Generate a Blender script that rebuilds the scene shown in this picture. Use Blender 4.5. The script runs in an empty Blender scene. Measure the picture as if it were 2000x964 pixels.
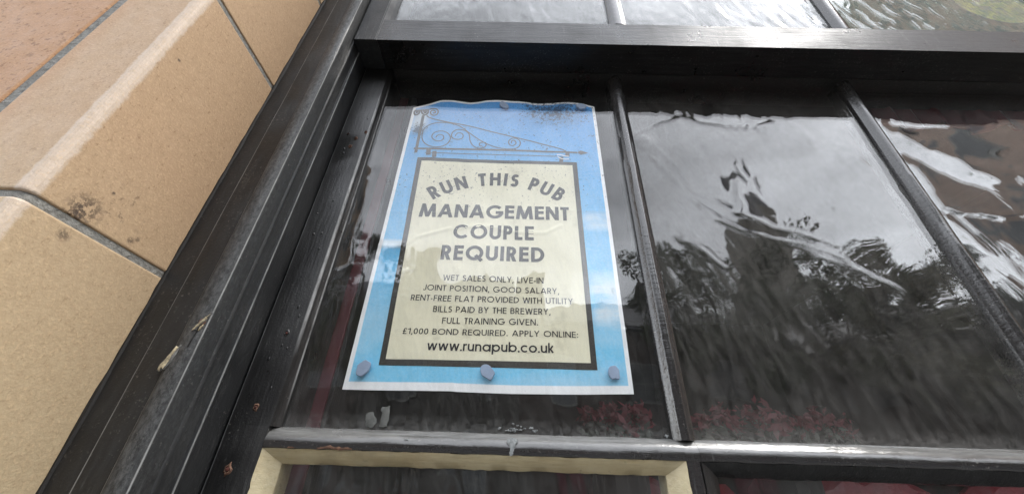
import bpy, bmesh, math, random
from mathutils import Vector, Matrix, noise as mnoise
random.seed(7)
SC = bpy.context.scene
COL = SC.collection

# ------------------------------------------------------------------ camera
D = 0.3963                      # camera to glass distance (m)
GROUND = -1.5                   # pavement height below the camera
cam_d = bpy.data.cameras.new('camera'); cam = bpy.data.objects.new('camera', cam_d); COL.objects.link(cam)
right = Vector((.99961018, -.00471144, .02751893)); down = Vector((.02588386, .52583936, -.85018998)); fwd = Vector((-.01046492, .85057085, .52575632))
cam.matrix_world = Matrix(((right.x, -down.x, -fwd.x, 0), (right.y, -down.y, -fwd.y, -D), (right.z, -down.z, -fwd.z, 0), (0, 0, 0, 1)))
cam_d.sensor_width = 36; cam_d.lens = 36*726/2000; cam_d.clip_start = .01; cam_d.clip_end = 500
SC.camera = cam

# ------------------------------------------------------------------ sky, sun, exposure
SUN_EL, SUN_AZ = math.radians(58), math.radians(99)      # azimuth measured from +Y (into the pub) clockwise
W = bpy.data.worlds.new('World'); SC.world = W; W.use_nodes = True
nt = W.node_tree; nt.nodes.clear()
def wn(t, **k):
    n = nt.nodes.new(t)
    for a, b in k.items(): setattr(n, a, b)
    return n
sky = wn('ShaderNodeTexSky', sky_type='NISHITA', sun_disc=False, sun_elevation=SUN_EL, sun_rotation=SUN_AZ, air_density=1.0, dust_density=.4)
hs = wn('ShaderNodeHueSaturation'); hs.inputs['Saturation'].default_value = .17
tc = wn('ShaderNodeTexCoord'); mp = wn('ShaderNodeMapping'); mp.inputs['Scale'].default_value = (1.6, 1.6, 3.5)
cl = wn('ShaderNodeTexNoise'); cl.inputs['Scale'].default_value = 2.2; cl.inputs['Detail'].default_value = 6; cl.inputs['Roughness'].default_value = .58
cr = wn('ShaderNodeMapRange'); cr.inputs['From Min'].default_value = .32; cr.inputs['From Max'].default_value = .68; cr.inputs['To Min'].default_value = .66; cr.inputs['To Max'].default_value = 1.18
sx = wn('ShaderNodeSeparateXYZ'); el = wn('ShaderNodeMapRange'); el.inputs['To Min'].default_value = 1.02; el.inputs['To Max'].default_value = 1.0
mu = wn('ShaderNodeMath', operation='MULTIPLY')
mx = wn('ShaderNodeMix', data_type='RGBA', blend_type='MULTIPLY'); mx.inputs[0].default_value = 1
bg = wn('ShaderNodeBackground'); bg.inputs['Strength'].default_value = .12
ou = wn('ShaderNodeOutputWorld')
L = nt.links.new
L(sky.outputs[0], hs.inputs['Color']); L(tc.outputs['Generated'], mp.inputs[0]); L(mp.outputs[0], cl.inputs['Vector']); L(cl.outputs['Fac'], cr.inputs['Value'])
L(tc.outputs['Generated'], sx.inputs[0]); L(sx.outputs['Z'], el.inputs['Value']); L(cr.outputs[0], mu.inputs[0]); L(el.outputs[0], mu.inputs[1])
L(hs.outputs[0], mx.inputs[6]); L(mu.outputs[0], mx.inputs[7]); L(mx.outputs[2], bg.inputs['Color']); L(bg.outputs[0], ou.inputs[0])
sun_d = bpy.data.lights.new('sun', 'SUN'); sun_d.energy = .55; sun_d.angle = math.radians(20); sun_d.color = (1, .96, .9)
sun = bpy.data.objects.new('sun', sun_d); COL.objects.link(sun)
sdir = Vector((math.sin(SUN_AZ)*math.cos(SUN_EL), math.cos(SUN_AZ)*math.cos(SUN_EL), math.sin(SUN_EL)))
sun.rotation_euler = sdir.to_track_quat('Z', 'Y').to_euler(); sun.location = (0, -5, 20)
SC.view_settings.view_transform = 'Standard'; SC.view_settings.look = 'None'; SC.view_settings.gamma = 1
SC.view_settings.exposure = 3.05; SC.view_settings.use_curve_mapping = False
SC.render.engine = 'CYCLES'
SC.cycles.max_bounces = 10; SC.cycles.transparent_max_bounces = 24; SC.cycles.glossy_bounces = 5; SC.cycles.diffuse_bounces = 4
SC.cycles.use_denoising = True; SC.cycles.sample_clamp_indirect = 8

# ------------------------------------------------------------------ node helpers
class NT:
    def __init__(s, name):
        s.m = bpy.data.materials.new(name); s.m.use_nodes = True
        s.t = s.m.node_tree; s.t.nodes.clear()
        s.out = s.t.nodes.new('ShaderNodeOutputMaterial')
    def n(s, t, inp=None, **k):
        n = s.t.nodes.new(t)
        for a, b in k.items(): setattr(n, a, b)
        for a, b in (inp or {}).items(): s.set(n.inputs[a], b)
        return n
    def set(s, sock, v):
        if isinstance(v, bpy.types.NodeSocket): s.t.links.new(v, sock)
        elif v is not None: sock.default_value = v
    def math(s, op, a, b=None, c=None, clamp=False):
        n = s.n('ShaderNodeMath', operation=op, use_clamp=clamp); s.set(n.inputs[0], a)
        if b is not None: s.set(n.inputs[1], b)
        if c is not None: s.set(n.inputs[2], c)
        return n.outputs[0]
    def mr(s, v, a, b, c=0., d=1., smooth=False):
        n = s.n('ShaderNodeMapRange', interpolation_type='SMOOTHSTEP' if smooth else 'LINEAR')
        for i, x in enumerate((v, a, b, c, d)): s.set(n.inputs[i], x)
        return n.outputs[0]
    def mix(s, f, a, b, blend='MIX'):
        n = s.n('ShaderNodeMix', data_type='RGBA', blend_type=blend)
        s.set(n.inputs[0], f); s.set(n.inputs[6], a); s.set(n.inputs[7], b); return n.outputs[2]
    def obj(s, scale=(1, 1, 1), rot=(0, 0, 0), loc=(0, 0, 0), gen='Object'):
        c = s.n('ShaderNodeTexCoord').outputs[gen]
        m = s.n('ShaderNodeMapping'); s.set(m.inputs[0], c); m.inputs['Scale'].default_value = scale; m.inputs['Rotation'].default_value = rot; m.inputs['Location'].default_value = loc
        return m.outputs[0]
    def noise(s, vec, scale, detail=3, rough=.5, dist=0.):
        n = s.n('ShaderNodeTexNoise', {'Vector': vec, 'Scale': scale, 'Detail': detail, 'Roughness': rough, 'Distortion': dist}); return n.outputs['Fac']
    def bump(s, h, dist, strength=1., nrm=None):
        n = s.n('ShaderNodeBump', {'Height': h, 'Distance': dist, 'Strength': strength})
        if nrm is not None: s.set(n.inputs['Normal'], nrm)
        return n.outputs[0]
    def bsdf(s, color, rough=.5, nrm=None, **k):
        b = s.n('ShaderNodeBsdfPrincipled'); s.set(b.inputs['Base Color'], color); s.set(b.inputs['Roughness'], rough)
        if nrm is not None: s.set(b.inputs['Normal'], nrm)
        for a, v in k.items(): s.set(b.inputs[a.replace('_', ' ')], v)
        s.t.links.new(b.outputs[0], s.out.inputs[0]); return b
    def xyz(s, v):
        n = s.n('ShaderNodeSeparateXYZ'); s.set(n.inputs[0], v); return n.outputs
def c4(*c): return (c[0], c[1], c[2], 1.)
M = {}
def paint(name, base, worn, rough=.34, streak=(30, 30, 3), bloom=.35, nose=None, dust=False, spec=.5, arris=(), relief=.0009):
    t = NT(name)
    o = t.obj()
    st = t.noise(t.obj(streak), 6, 5, .65)
    cl = t.noise(o, 16, 4, .6)
    fine = t.noise(o, 420, 2, .6)
    spk = t.math('MULTIPLY', t.mr(fine, .62, .72), t.mr(t.noise(o, 28, 3), .42, .62))
    bl = t.math('MULTIPLY', t.mr(st, .40, .74), t.mr(cl, .33, .66))
    col = t.mix(t.math('MULTIPLY', bl, bloom), c4(*base), c4(*worn))
    col = t.mix(t.math('MULTIPLY', spk, .45), col, c4(.22, .21, .19))
    if nose is not None:                                   # scratched strip of the moulding, its highlight painted in as grey
        x = t.xyz(o)[0]
        xx = t.math('ADD', x, t.math('MULTIPLY', t.math('SUBTRACT', st, .5), .008))
        m = t.math('MULTIPLY', t.mr(xx, nose[0]-.002, nose[0]+.003), t.mr(xx, nose[1]+.002, nose[1]-.003))
        sc = t.noise(t.obj((60, 60, 30), (0, .5, .3)), 5, 7, .8)
        m = t.math('MULTIPLY', m, t.mr(sc, .40, .64, .0, 1.))
        col = t.mix(t.math('MULTIPLY', m, .8), col, c4(.12, .124, .124))
    for ax, ay, wd, am, zl in arris:                        # edge highlights painted in as thin broken pale lines on the arrises
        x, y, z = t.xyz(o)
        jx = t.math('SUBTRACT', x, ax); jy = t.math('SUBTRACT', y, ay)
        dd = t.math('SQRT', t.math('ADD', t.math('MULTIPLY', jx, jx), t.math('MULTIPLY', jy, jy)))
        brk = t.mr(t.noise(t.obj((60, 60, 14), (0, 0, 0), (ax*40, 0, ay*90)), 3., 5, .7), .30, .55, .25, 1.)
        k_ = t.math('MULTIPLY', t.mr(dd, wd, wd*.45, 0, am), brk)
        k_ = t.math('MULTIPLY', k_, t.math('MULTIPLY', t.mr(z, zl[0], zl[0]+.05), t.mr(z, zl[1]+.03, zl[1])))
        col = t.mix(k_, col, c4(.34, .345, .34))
    if dust:                                               # dust plus a painted pale sky sheen on whatever faces up
        nz = t.xyz(t.n('ShaderNodeNewGeometry').outputs['Normal'])[2]
        dm = t.math('MULTIPLY', t.mr(nz, .10, .62), t.mr(t.noise(t.obj((1, 6, 6)), 26, 6, .7), .30, .60, .35, 1.))
        col = t.mix(t.math('MULTIPLY', dm, .85), col, c4(.20, .20, .19))
    s2 = t.noise(t.obj((150, 150, 16), (0, .25, .1)), 2., 4, .7)     # pale scuffs and scratches in patches
    pm = t.mr(t.noise(t.obj((1, 1, .6), (0, 0, 0), (3, 1, 2)), 13, 4, .65), .50, .66)
    col = t.mix(t.math('MULTIPLY', t.math('MULTIPLY', t.mr(s2, .56, .70), pm), .55), col, c4(.16, .16, .155))
    rg = t.mr(cl, .3, .7, rough-.08, rough+.16)
    h = t.math('ADD', t.math('MULTIPLY', st, .6), t.math('ADD', t.math('MULTIPLY', cl, .5), t.math('MULTIPLY', fine, .25)))
    t.bsdf(col, rg, t.bump(h, relief), Specular_IOR_Level=spec)
    M[name] = t.m
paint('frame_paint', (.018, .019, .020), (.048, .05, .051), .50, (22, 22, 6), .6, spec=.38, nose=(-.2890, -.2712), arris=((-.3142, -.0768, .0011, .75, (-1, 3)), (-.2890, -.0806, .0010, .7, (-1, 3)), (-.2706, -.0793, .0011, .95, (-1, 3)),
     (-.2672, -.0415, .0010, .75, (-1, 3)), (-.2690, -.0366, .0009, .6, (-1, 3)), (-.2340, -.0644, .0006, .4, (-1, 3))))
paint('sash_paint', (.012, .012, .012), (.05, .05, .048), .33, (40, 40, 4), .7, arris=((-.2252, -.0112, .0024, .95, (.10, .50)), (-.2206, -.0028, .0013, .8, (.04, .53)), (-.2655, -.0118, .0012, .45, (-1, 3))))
paint('bar_paint', (.024, .023, .023), (.06, .06, .06), .12, (4, 30, 40), .28, dust=True, spec=.85, relief=.0005)
paint('rail_paint', (.005, .005, .0055), (.04, .04, .04), .30, (3, 30, 40), .6, spec=.38)

def cream_paint():
    t = NT('cream_paint'); o = t.obj()
    a = t.noise(o, 30, 5, .6); b = t.noise(t.obj((1, 1, 1)), 130, 4, .6)
    col = t.mix(t.mr(a, .35, .65), c4(.62, .54, .34), c4(.50, .41, .24))
    col = t.mix(t.math('MULTIPLY', t.mr(b, .62, .72), .6), col, c4(.22, .17, .10))
    br = t.noise(t.obj((1, 1, 1), (0, 0, 0), (2, 1, 3)), 9, 6, .7)
    br2 = t.noise(t.obj((6, 60, 60)), 4, 4, .65)
    col = t.mix(t.math('MULTIPLY', t.mr(br, .52, .66), .45), col, c4(.30, .25, .16))
    col = t.mix(t.mr(br2, .40, .64, 0, .28), col, c4(.70, .64, .46))
    t.bsdf(col, .42, t.bump(t.math('ADD', t.math('MULTIPLY', br2, .8), t.math('ADD', a, t.math('MULTIPLY', b, .3))), .0007)); M['cream_paint'] = t.m
cream_paint()

GRIME = [(-.1619, .1690, .016, .85, .45), (-.166, .162, .009, .7, .47), (-.140, .186, .03, .45, .57), (-.1781, .3423, .0022, .9, .2), (-.1526, .193, .0020, .9, .2), (-.1625, .1450, .006, .7, .42), (-.1194, .1673, .004, .8, .40), (-.1151, .1715, .003, .7, .4)]
def terracotta(name, c1, c2, speck, dots=.6, joint_tint=True):
    t = NT(name); o = t.obj()
    rnd = t.n('ShaderNodeObjectInfo').outputs['Random']
    big = t.noise(o, 7, 4, .6); mid = t.noise(o, 60, 4, .65)
    col = t.mix(t.mr(big, .3, .7), c4(*c1), c4(*c2))
    col = t.mix(t.mr(mid, .35, .7, 0, .35), col, c4(c1[0]*.78, c1[1]*.76, c1[2]*.72))
    col = t.mix(t.math('MULTIPLY', rnd, .45), col, c4(c1[0]*.92, c1[1]*.80, c1[2]*.74))
    sp = t.noise(t.obj((1.4, 1.4, .7)), 330, 3, .6)
    col = t.mix(t.math('MULTIPLY', t.mr(sp, .60, .70), dots), col, c4(*speck))
    sp2 = t.noise(o, 150, 2, .5)
    col = t.mix(t.math('MULTIPLY', t.mr(sp2, .68-.07*(dots > .7), .76-.07*(dots > .7)), dots*.7), col, c4(*speck))
    x, y, z = t.xyz(o)
    if joint_tint: col = t.mix(t.math('MULTIPLY', t.mr(z, .24, -.06), .55), col, c4(.50, .44, .285))     # the lower block is a paler, yellower firing
    if joint_tint:                                         # colour runs to a darker orange towards the vertical joint
        w = t.math('ADD', x, t.math('MULTIPLY', t.math('SUBTRACT', big, .5), .016))
        col = t.mix(t.mr(w, -.396, -.4225, 0, .55), col, c4(.42, .22, .10))
        dx = t.math('ADD', x, .3405); dy = t.math('ADD', y, .1965)
        dd = t.math('SQRT', t.math('ADD', t.math('MULTIPLY', dx, dx), t.math('MULTIPLY', dy, dy)))
        dd = t.math('ADD', dd, t.math('MULTIPLY', t.math('SUBTRACT', t.noise(o, 90, 4, .7), .5), .007))
        col = t.mix(t.mr(dd, .0082, .0058, 0, .8), col, c4(.60, .51, .43))   # arris worn pale
    # old grime patch with its own shape, by the bed joint
    for gy, gz, rad, am, th in GRIME:
        gx = t.math('SUBTRACT', y, gy); gq = t.math('SUBTRACT', z, gz)
        g = t.math('SQRT', t.math('ADD', t.math('MULTIPLY', gx, gx), t.math('MULTIPLY', gq, gq)))
        gm = t.math('MULTIPLY', t.mr(g, rad, rad*.35), t.mr(t.noise(o, 150, 4, .7), th, th+.06))
        col = t.mix(t.math('MULTIPLY', gm, am), col, c4(.06, .045, .04))
    gr = t.noise(o, 480, 2, .6); gr2 = t.noise(o, 210, 3, .6)
    col = t.mix(t.mr(gr2, .36, .66, .0, .22), col, c4(c1[0]*.62, c1[1]*.58, c1[2]*.52))
    col = t.mix(t.mr(gr, .52, .70, .0, .35), col, c4(min(1, c1[0]*1.35), min(1, c1[1]*1.35), min(1, c1[2]*1.3)))
    h = t.math('ADD', t.math('MULTIPLY', mid, .5), t.math('ADD', t.math('MULTIPLY', sp, .35), t.math('MULTIPLY', gr, .45)))
    t.bsdf(col, t.mr(mid, .3, .7, .42, .6), t.bump(h, .0007), Specular_IOR_Level=.14); M[name] = t.m
terracotta('glazed_terracotta', (.475, .347, .226), (.435, .325, .212), (.20, .115, .06), .55)
terracotta('rough_terracotta', (.43, .265, .15), (.38, .225, .12), (.16, .08, .04), .85, False)
def simple(name, col, rough=.6, var=.25, scale=20, bump=.001, **k):
    t = NT(name); o = t.obj(); a = t.noise(o, scale, 5, .6)
    c = t.mix(t.mr(a, .3, .7), c4(*[x*(1-var) for x in col]), c4(*[min(1, x*(1+var)) for x in col]))
    t.bsdf(c, rough, t.bump(a, bump), **k); M[name] = t.m
simple('mortar', (.215, .212, .195), .9, .25, 150, .004)
simple('gap_dark', (.012, .011, .010), .8)
simple('bare_wood', (.42, .36, .24), .7, .55, 260)
simple('rust', (.07, .018, .012), .8, .7, 260)
simple('rust_orange', (.11, .058, .036), .8, .7, 260)
simple('splash_white', (.27, .285, .285), .7, .4, 260)
simple('paper_scrap', (.10, .104, .097), .8, .4, 120)
simple('putty', (.27, .34, .46), .75, .08, 90, .0006)
simple('maroon_paint', (.115, .020, .030), .45, .3, 10)
simple('maroon_cloth', (.17, .011, .02), .55, .4, 9, .01)
simple('dark_room', (.016, .014, .013), .75)
simple('asphalt', (.05, .05, .052), .9, .2, 30, .004)
simple('paving', (.09, .088, .082), .9, .2, 6, .003)
simple('slate', (.06, .062, .07), .6, .3, 5, .01)
simple('stone_grey', (.15, .14, .12), .85, .3, 2, .02)
simple('white_wood', (.20, .20, .19), .5, .1)
simple('bark', (.05, .042, .032), .9, .4, 8, .02)
simple('lead', (.09, .095, .10), .45, .2, 40)
def brick(name, a, b, mort):
    t = NT(name)
    br = t.n('ShaderNodeTexBrick', {'Vector': t.obj((1, 1, 1), (math.radians(90), 0, 0)), 'Color1': c4(*a), 'Color2': c4(*b), 'Mortar': c4(*mort), 'Scale': 1., 'Mortar Size': .006, 'Brick Width': .225, 'Row Height': .075})
    nz = t.noise(t.obj(), 1.3, 4)
    t.bsdf(t.mix(t.mr(nz, .3, .7, 0, .4), br.outputs[0], c4(a[0]*.5, a[1]*.5, a[2]*.5)), .85); M[name] = t.m
brick('brown_brick', (.40, .29, .235), (.34, .245, .20), (.34, .31, .28))
brick('grey_brick', (.085, .076, .066), (.066, .060, .052), (.10, .095, .088))
brick('dull_brick', (.085, .060, .050), (.066, .05, .042), (.09, .082, .075))
def leaf_mat(name, a, b):
    t = NT(name); n = t.noise(t.obj(), 1.1, 3)
    t.bsdf(t.mix(t.mr(n, .35, .65), c4(*a), c4(*b)), .6); M[name] = t.m
leaf_mat('leaf_dark', (.035, .05, .022), (.065, .075, .035))
leaf_mat('leaf_olive', (.06, .07, .03), (.10, .09, .045))

def glass(name, wav, streak, dirt, dirtcol=(.32, .32, .31), patch=0., r0=.046, tint=(.985, .99, .985), hammer=0., pulls=()):
    """clear sheet glass: a mirror part by Fresnel (old glass, wavy), the rest passes straight through, a film of dust on top"""
    t = NT(name); o = t.obj(); rnd = t.n('ShaderNodeObjectInfo').outputs['Random']
    off = t.n('ShaderNodeCombineXYZ', {'X': t.math('MULTIPLY', rnd, 7.), 'Z': t.math('MULTIPLY', rnd, 3.)}).outputs[0]
    ov = t.n('ShaderNodeVectorMath', {0: o, 1: off}, operation='ADD').outputs[0]
    big = t.noise(ov, 5.5, 2, .4, .6)
    pv_ = t.n('ShaderNodeMapping', {0: ov}); pv_.inputs['Rotation'].default_value = (0, math.radians(12), 0); pv = pv_.outputs[0]
    rot = t.n('ShaderNodeMapping', {0: pv}); rot.inputs['Scale'].default_value = (34, 1, 9)
    stv = t.noise(rot.outputs[0], 1., 1, .35, .9)
    mask = t.mr(t.noise(ov, 4.2, 2, .5), .42, .62, .06, 1., True)
    h = t.math('ADD', t.math('MULTIPLY', big, wav), t.math('MULTIPLY', t.math('MULTIPLY', stv, mask), streak))
    if patch:                                              # a cluster of deep pulls and bubbles
        vor = t.n('ShaderNodeTexVoronoi', {'Vector': ov, 'Scale': 9.}, feature='SMOOTH_F1').outputs['Distance']
        h = t.math('ADD', h, t.math('MULTIPLY', vor, patch))
    if hammer:
        rot2 = t.n('ShaderNodeMapping', {0: pv}); rot2.inputs['Scale'].default_value = (52, 1, 24)
        h = t.math('ADD', h, t.math('MULTIPLY', t.noise(rot2.outputs[0], 1., 1, .4, .5), hammer))
    for pl, wd, am in pulls:                               # ropes and bubbles drawn into the old sheet
        x, y, z = t.xyz(o); wob = t.math('MULTIPLY', t.math('SUBTRACT', t.noise(o, 16, 2, .5), .5), .030); wob2 = t.math('MULTIPLY', t.math('SUBTRACT', t.noise(t.obj((1, 1, 1), (0, 0, 0), (5, 2, 1)), 13, 2, .5), .5), .030)
        x = t.math('ADD', x, wob); z = t.math('ADD', z, wob2)
        dm = None
        for (ax, az), (bx, bz) in zip(pl, pl[1:]):
            dx, dz = bx-ax, bz-az; l2 = dx*dx+dz*dz+1e-9
            px = t.math('SUBTRACT', x, ax); pz = t.math('SUBTRACT', z, az)
            tt = t.math('MULTIPLY_ADD', px, dx/l2, t.math('MULTIPLY', pz, dz/l2), clamp=True)
            qx = t.math('MULTIPLY_ADD', tt, -dx, px); qz = t.math('MULTIPLY_ADD', tt, -dz, pz)
            dq = t.math('ADD', t.math('MULTIPLY', qx, qx), t.math('MULTIPLY', qz, qz))
            dm = dq if dm is None else t.math('MINIMUM', dm, dq)
        g = t.math('POWER', 2.718, t.math('MULTIPLY', dm, -1/(wd*wd)))
        h = t.math('ADD', h, t.math('MULTIPLY', g, am))
    nrm = t.bump(h, 1.)
    geo = t.n('ShaderNodeNewGeometry')
    dt = t.n('ShaderNodeVectorMath', {0: geo.outputs['Incoming'], 1: nrm}, operation='DOT_PRODUCT').outputs['Value']
    cs = t.math('SUBTRACT', 1., t.math('ABSOLUTE', dt), clamp=True)
    fr = t.math('MULTIPLY_ADD', t.math('POWER', cs, 5.), 1-r0, r0)
    tr = t.n('ShaderNodeBsdfTransparent', {0: c4(*tint)}); gl = t.n('ShaderNodeBsdfGlossy', {'Color': c4(1, 1, 1), 'Roughness': .012, 'Normal': nrm})
    m1 = t.n('ShaderNodeMixShader', {0: fr, 1: tr.outputs[0], 2: gl.outputs[0]})
    z = t.xyz(o)[2]
    sp = t.noise(o, 620, 2, .6)
    r3 = t.n('ShaderNodeMapping', {0: pv}); r3.inputs['Scale'].default_value = (120, 1, 26)
    smear = t.noise(r3.outputs[0], 1., 6, .70, 1.2)         # wiped and rain-streaked film
    r4 = t.n('ShaderNodeMapping', {0: pv}); r4.inputs['Scale'].default_value = (420, 1, 40)
    scr = t.noise(r4.outputs[0], 1., 4, .7)
    cloudy = t.mr(t.noise(ov, 14, 6, .68), .34, .68)
    f = t.math('ADD', t.math('MULTIPLY', t.mr(smear, .38, .66), .95), t.math('MULTIPLY', cloudy, .55))
    f = t.math('ADD', f, t.math('MULTIPLY', t.mr(scr, .56, .74), t.math('MULTIPLY_ADD', cloudy, .5, .1)))
    f = t.math('ADD', f, t.math('MULTIPLY', t.mr(sp, .69, .78), t.math('MULTIPLY_ADD', cloudy, 1.6, .1)))
    sp3 = t.mr(t.noise(o, 340, 2, .55), .66, .74)
    f = t.math('ADD', f, t.math('MULTIPLY', sp3, t.math('MULTIPLY_ADD', cloudy, 2.2, .4)))
    edge = t.math('MULTIPLY', t.mr(z, .050, .034), t.mr(t.noise(o, 190, 6, .75), .42, .66, .0, 1.))
    edge = t.math('MULTIPLY', edge, t.mr(z, .030, .033))
    f = t.math('MULTIPLY', f, t.mr(z, .575, .50, .12, 1.)) if not hammer and name != 'glass_upper' else f   # film thinned to deepen the shaded band under the upper sash
    f = t.math('ADD', t.math('MULTIPLY', f, dirt), t.math('MULTIPLY', edge, .28), clamp=True)
    df = t.n('ShaderNodeBsdfDiffuse', {0: c4(*dirtcol)})
    m2 = t.n('ShaderNodeMixShader', {0: f, 1: m1.outputs[0], 2: df.outputs[0]})
    t.t.links.new(m2.outputs[0], t.out.inputs[0]); M[name] = t.m
glass('glass_plain', .0026, .0006, .036, r0=.041, pulls=(([(-.205, .36), (-.200, .30), (-.207, .25), (-.199, .22)], .012, .0011),))
glass('glass_wavy', .0026, .0010, .082, (.34, .325, .305), pulls=(([(.1946, .414), (.2167, .3643), (.2633, .2943), (.3346, .2684), (.4018, .2439), (.4565, .1982)], .0034, .00015),
      ([(.200, .405), (.230, .345), (.276, .288), (.342, .260), (.42, .225)], .0030, .00012), ([(.21, .42), (.245, .35), (.29, .31), (.35, .285), (.40, .262)], .0044, .00018),
      ([(.1794, .4554), (.2601, .4980), (.3268, .4700), (.4049, .4900)], .0036, .00035), ([(.1943, .284), (.2093, .2607), (.2577, .2251)], .004, .0004), ([(.1944, .4412), (.1944, .4412)], .013, .0016), ([(.31, .36), (.30, .31)], .006, .0005)))
glass('glass_pulled', .0046, .0007, .085, pulls=(([(.6057, .4546), (.6057, .4546)], .022, .0024), ([(.6599, .398), (.720, .392)], .020, .0014), ([(.585, .40), (.5836, .3299), (.64, .31), (.72, .325)], .006, .0006), ([(.60, .50), (.68, .49), (.76, .495)], .005, .0004)))
glass('glass_lower', .0060, .0012, .06, pulls=(([(-.10, -.01), (-.06, -.02), (-.05, -.05)], .010, .0016), ([(-.13, -.02), (-.10, -.06)], .012, .0018)))
glass('glass_upper', .0060, .0026, .05, (.42, .46, .45), r0=.033, hammer=.0014)
glass('glass_hammered', .002, .0005, .30, (.30, .36, .31), hammer=.0017, r0=.05)

# ------------------------------------------------------------------ mesh helpers
class MB:
    def __init__(s): s.v = []; s.f = []; s.mi = []
    def add(s, vs, fs, mi=0):
        b = len(s.v); s.v += [tuple(v) for v in vs]
        for f in fs: s.f.append(tuple(b+i for i in f)); s.mi.append(mi)
    def box(s, x0, x1, y0, y1, z0, z1, mi=0):
        s.add([(x, y, z) for z in (z0, z1) for y in (y0, y1) for x in (x0, x1)],
              [(0, 2, 3, 1), (4, 5, 7, 6), (0, 1, 5, 4), (2, 6, 7, 3), (0, 4, 6, 2), (1, 3, 7, 5)], mi)
    def loft(s, rings, mi=0, cap=True):
        n = len(rings[0]); vs = [p for r in rings for p in r]; fs = []
        for k in range(len(rings)-1):
            for i in range(n):
                j = (i+1) % n
                fs.append((k*n+i, k*n+j, (k+1)*n+j, (k+1)*n+i))
        if cap: fs += [tuple(range(n-1, -1, -1)), tuple((len(rings)-1)*n+i for i in range(n))]
        s.add(vs, fs, mi)
    def extrude(s, prof, axis, a0, a1, n=1, jit=0., mi=0):
        """profile swept along x (prof = y,z) or z (prof = x,y)"""
        rings = []
        for k in range(n+1):
            a = a0+(a1-a0)*k/n
            j = [(random.uniform(-jit, jit), random.uniform(-jit, jit)) for _ in prof]
            rings.append([(a, p[0]+q[0], p[1]+q[1]) if axis == 'x' else (p[0]+q[0], p[1]+q[1], a) for p, q in zip(prof, j)])
        s.loft(rings, mi)
    def build(s, name, mat, parent=None, smooth=False, bevel=0.):
        me = bpy.data.meshes.new(name); me.from_pydata(s.v, [], s.f); me.update()
        for m in (mat if isinstance(mat, (list, tuple)) else [mat]): me.materials.append(M[m] if isinstance(m, str) else m)
        if any(s.mi):
            for p, i in zip(me.polygons, s.mi): p.material_index = i
        bm = bmesh.new(); bm.from_mesh(me); bmesh.ops.recalc_face_normals(bm, faces=bm.faces); bm.to_mesh(me); bm.free()
        if smooth:
            for p in me.polygons: p.use_smooth = True
            try: me.set_sharp_from_angle(angle=math.radians(38))
            except Exception: pass
        o = bpy.data.objects.new(name, me); COL.objects.link(o)
        if parent is not None: o.parent = parent
        if bevel:
            b = o.modifiers.new('bevel', 'BEVEL'); b.width = bevel; b.segments = 3; b.limit_method = 'ANGLE'; b.angle_limit = math.radians(40); b.harden_normals = False
        return o
def tag(o, label, cat, group=None, kind=None):
    if label: o['label'] = label
    if cat: o['category'] = cat
    if group: o['group'] = group
    if kind: o['kind'] = kind
    return o
def empty(name, label, cat, group=None):
    o = bpy.data.objects.new(name, None); COL.objects.link(o); o.empty_display_size = .05
    return tag(o, label, cat, group)
def box_obj(name, mat, parent, *b, bevel=0.):
    m = MB(); m.box(*b); return m.build(name, mat, parent, bevel=bevel)
def flake(pts, y0, th, mat, name, parent, shrink=.7, seed=0, fray=.0007):
    """thin irregular chip: outline in (x, z), real thickness, standing on a face at depth y0"""
    rr = random.Random(seed); n = len(pts)
    out = []
    for i in range(n):                                      # fray the outline
        a, b = pts[i], pts[(i+1) % n]
        for k in range(3):
            f = k/3; out.append((a[0]+(b[0]-a[0])*f+rr.uniform(-1, 1)*fray, a[1]+(b[1]-a[1])*f+rr.uniform(-1, 1)*fray))
    cx = sum(p[0] for p in out)/len(out); cz = sum(p[1] for p in out)/len(out)
    m = MB()
    R = [[(p[0], y0+.0005, p[1]) for p in out], [(p[0], y0-th*.6, p[1]) for p in out],
         [(cx+(p[0]-cx)*shrink, y0-th*rr.uniform(.8, 1.2), cz+(p[1]-cz)*shrink) for p in out]]
    m.loft(R); return m.build(name, mat, parent, smooth=True)

# ------------------------------------------------------------------ ground and street
box_obj('pavement', 'paving', None, -40, 60, -2.6, 6, GROUND-.3, GROUND+.0)['kind'] = 'structure'
box_obj('kerb', 'stone_grey', None, -40, 60, -2.75, -2.603, GROUND-.3, GROUND+.002)['kind'] = 'structure'
box_obj('road', 'asphalt', None, -150, 150, -150, -2.753, GROUND-.45, GROUND-.12)['kind'] = 'structure'
box_obj('far_pavement', 'paving', None, -40, 60, -12.9, -10.6, GROUND-.119, GROUND+.0)['kind'] = 'structure'

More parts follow.
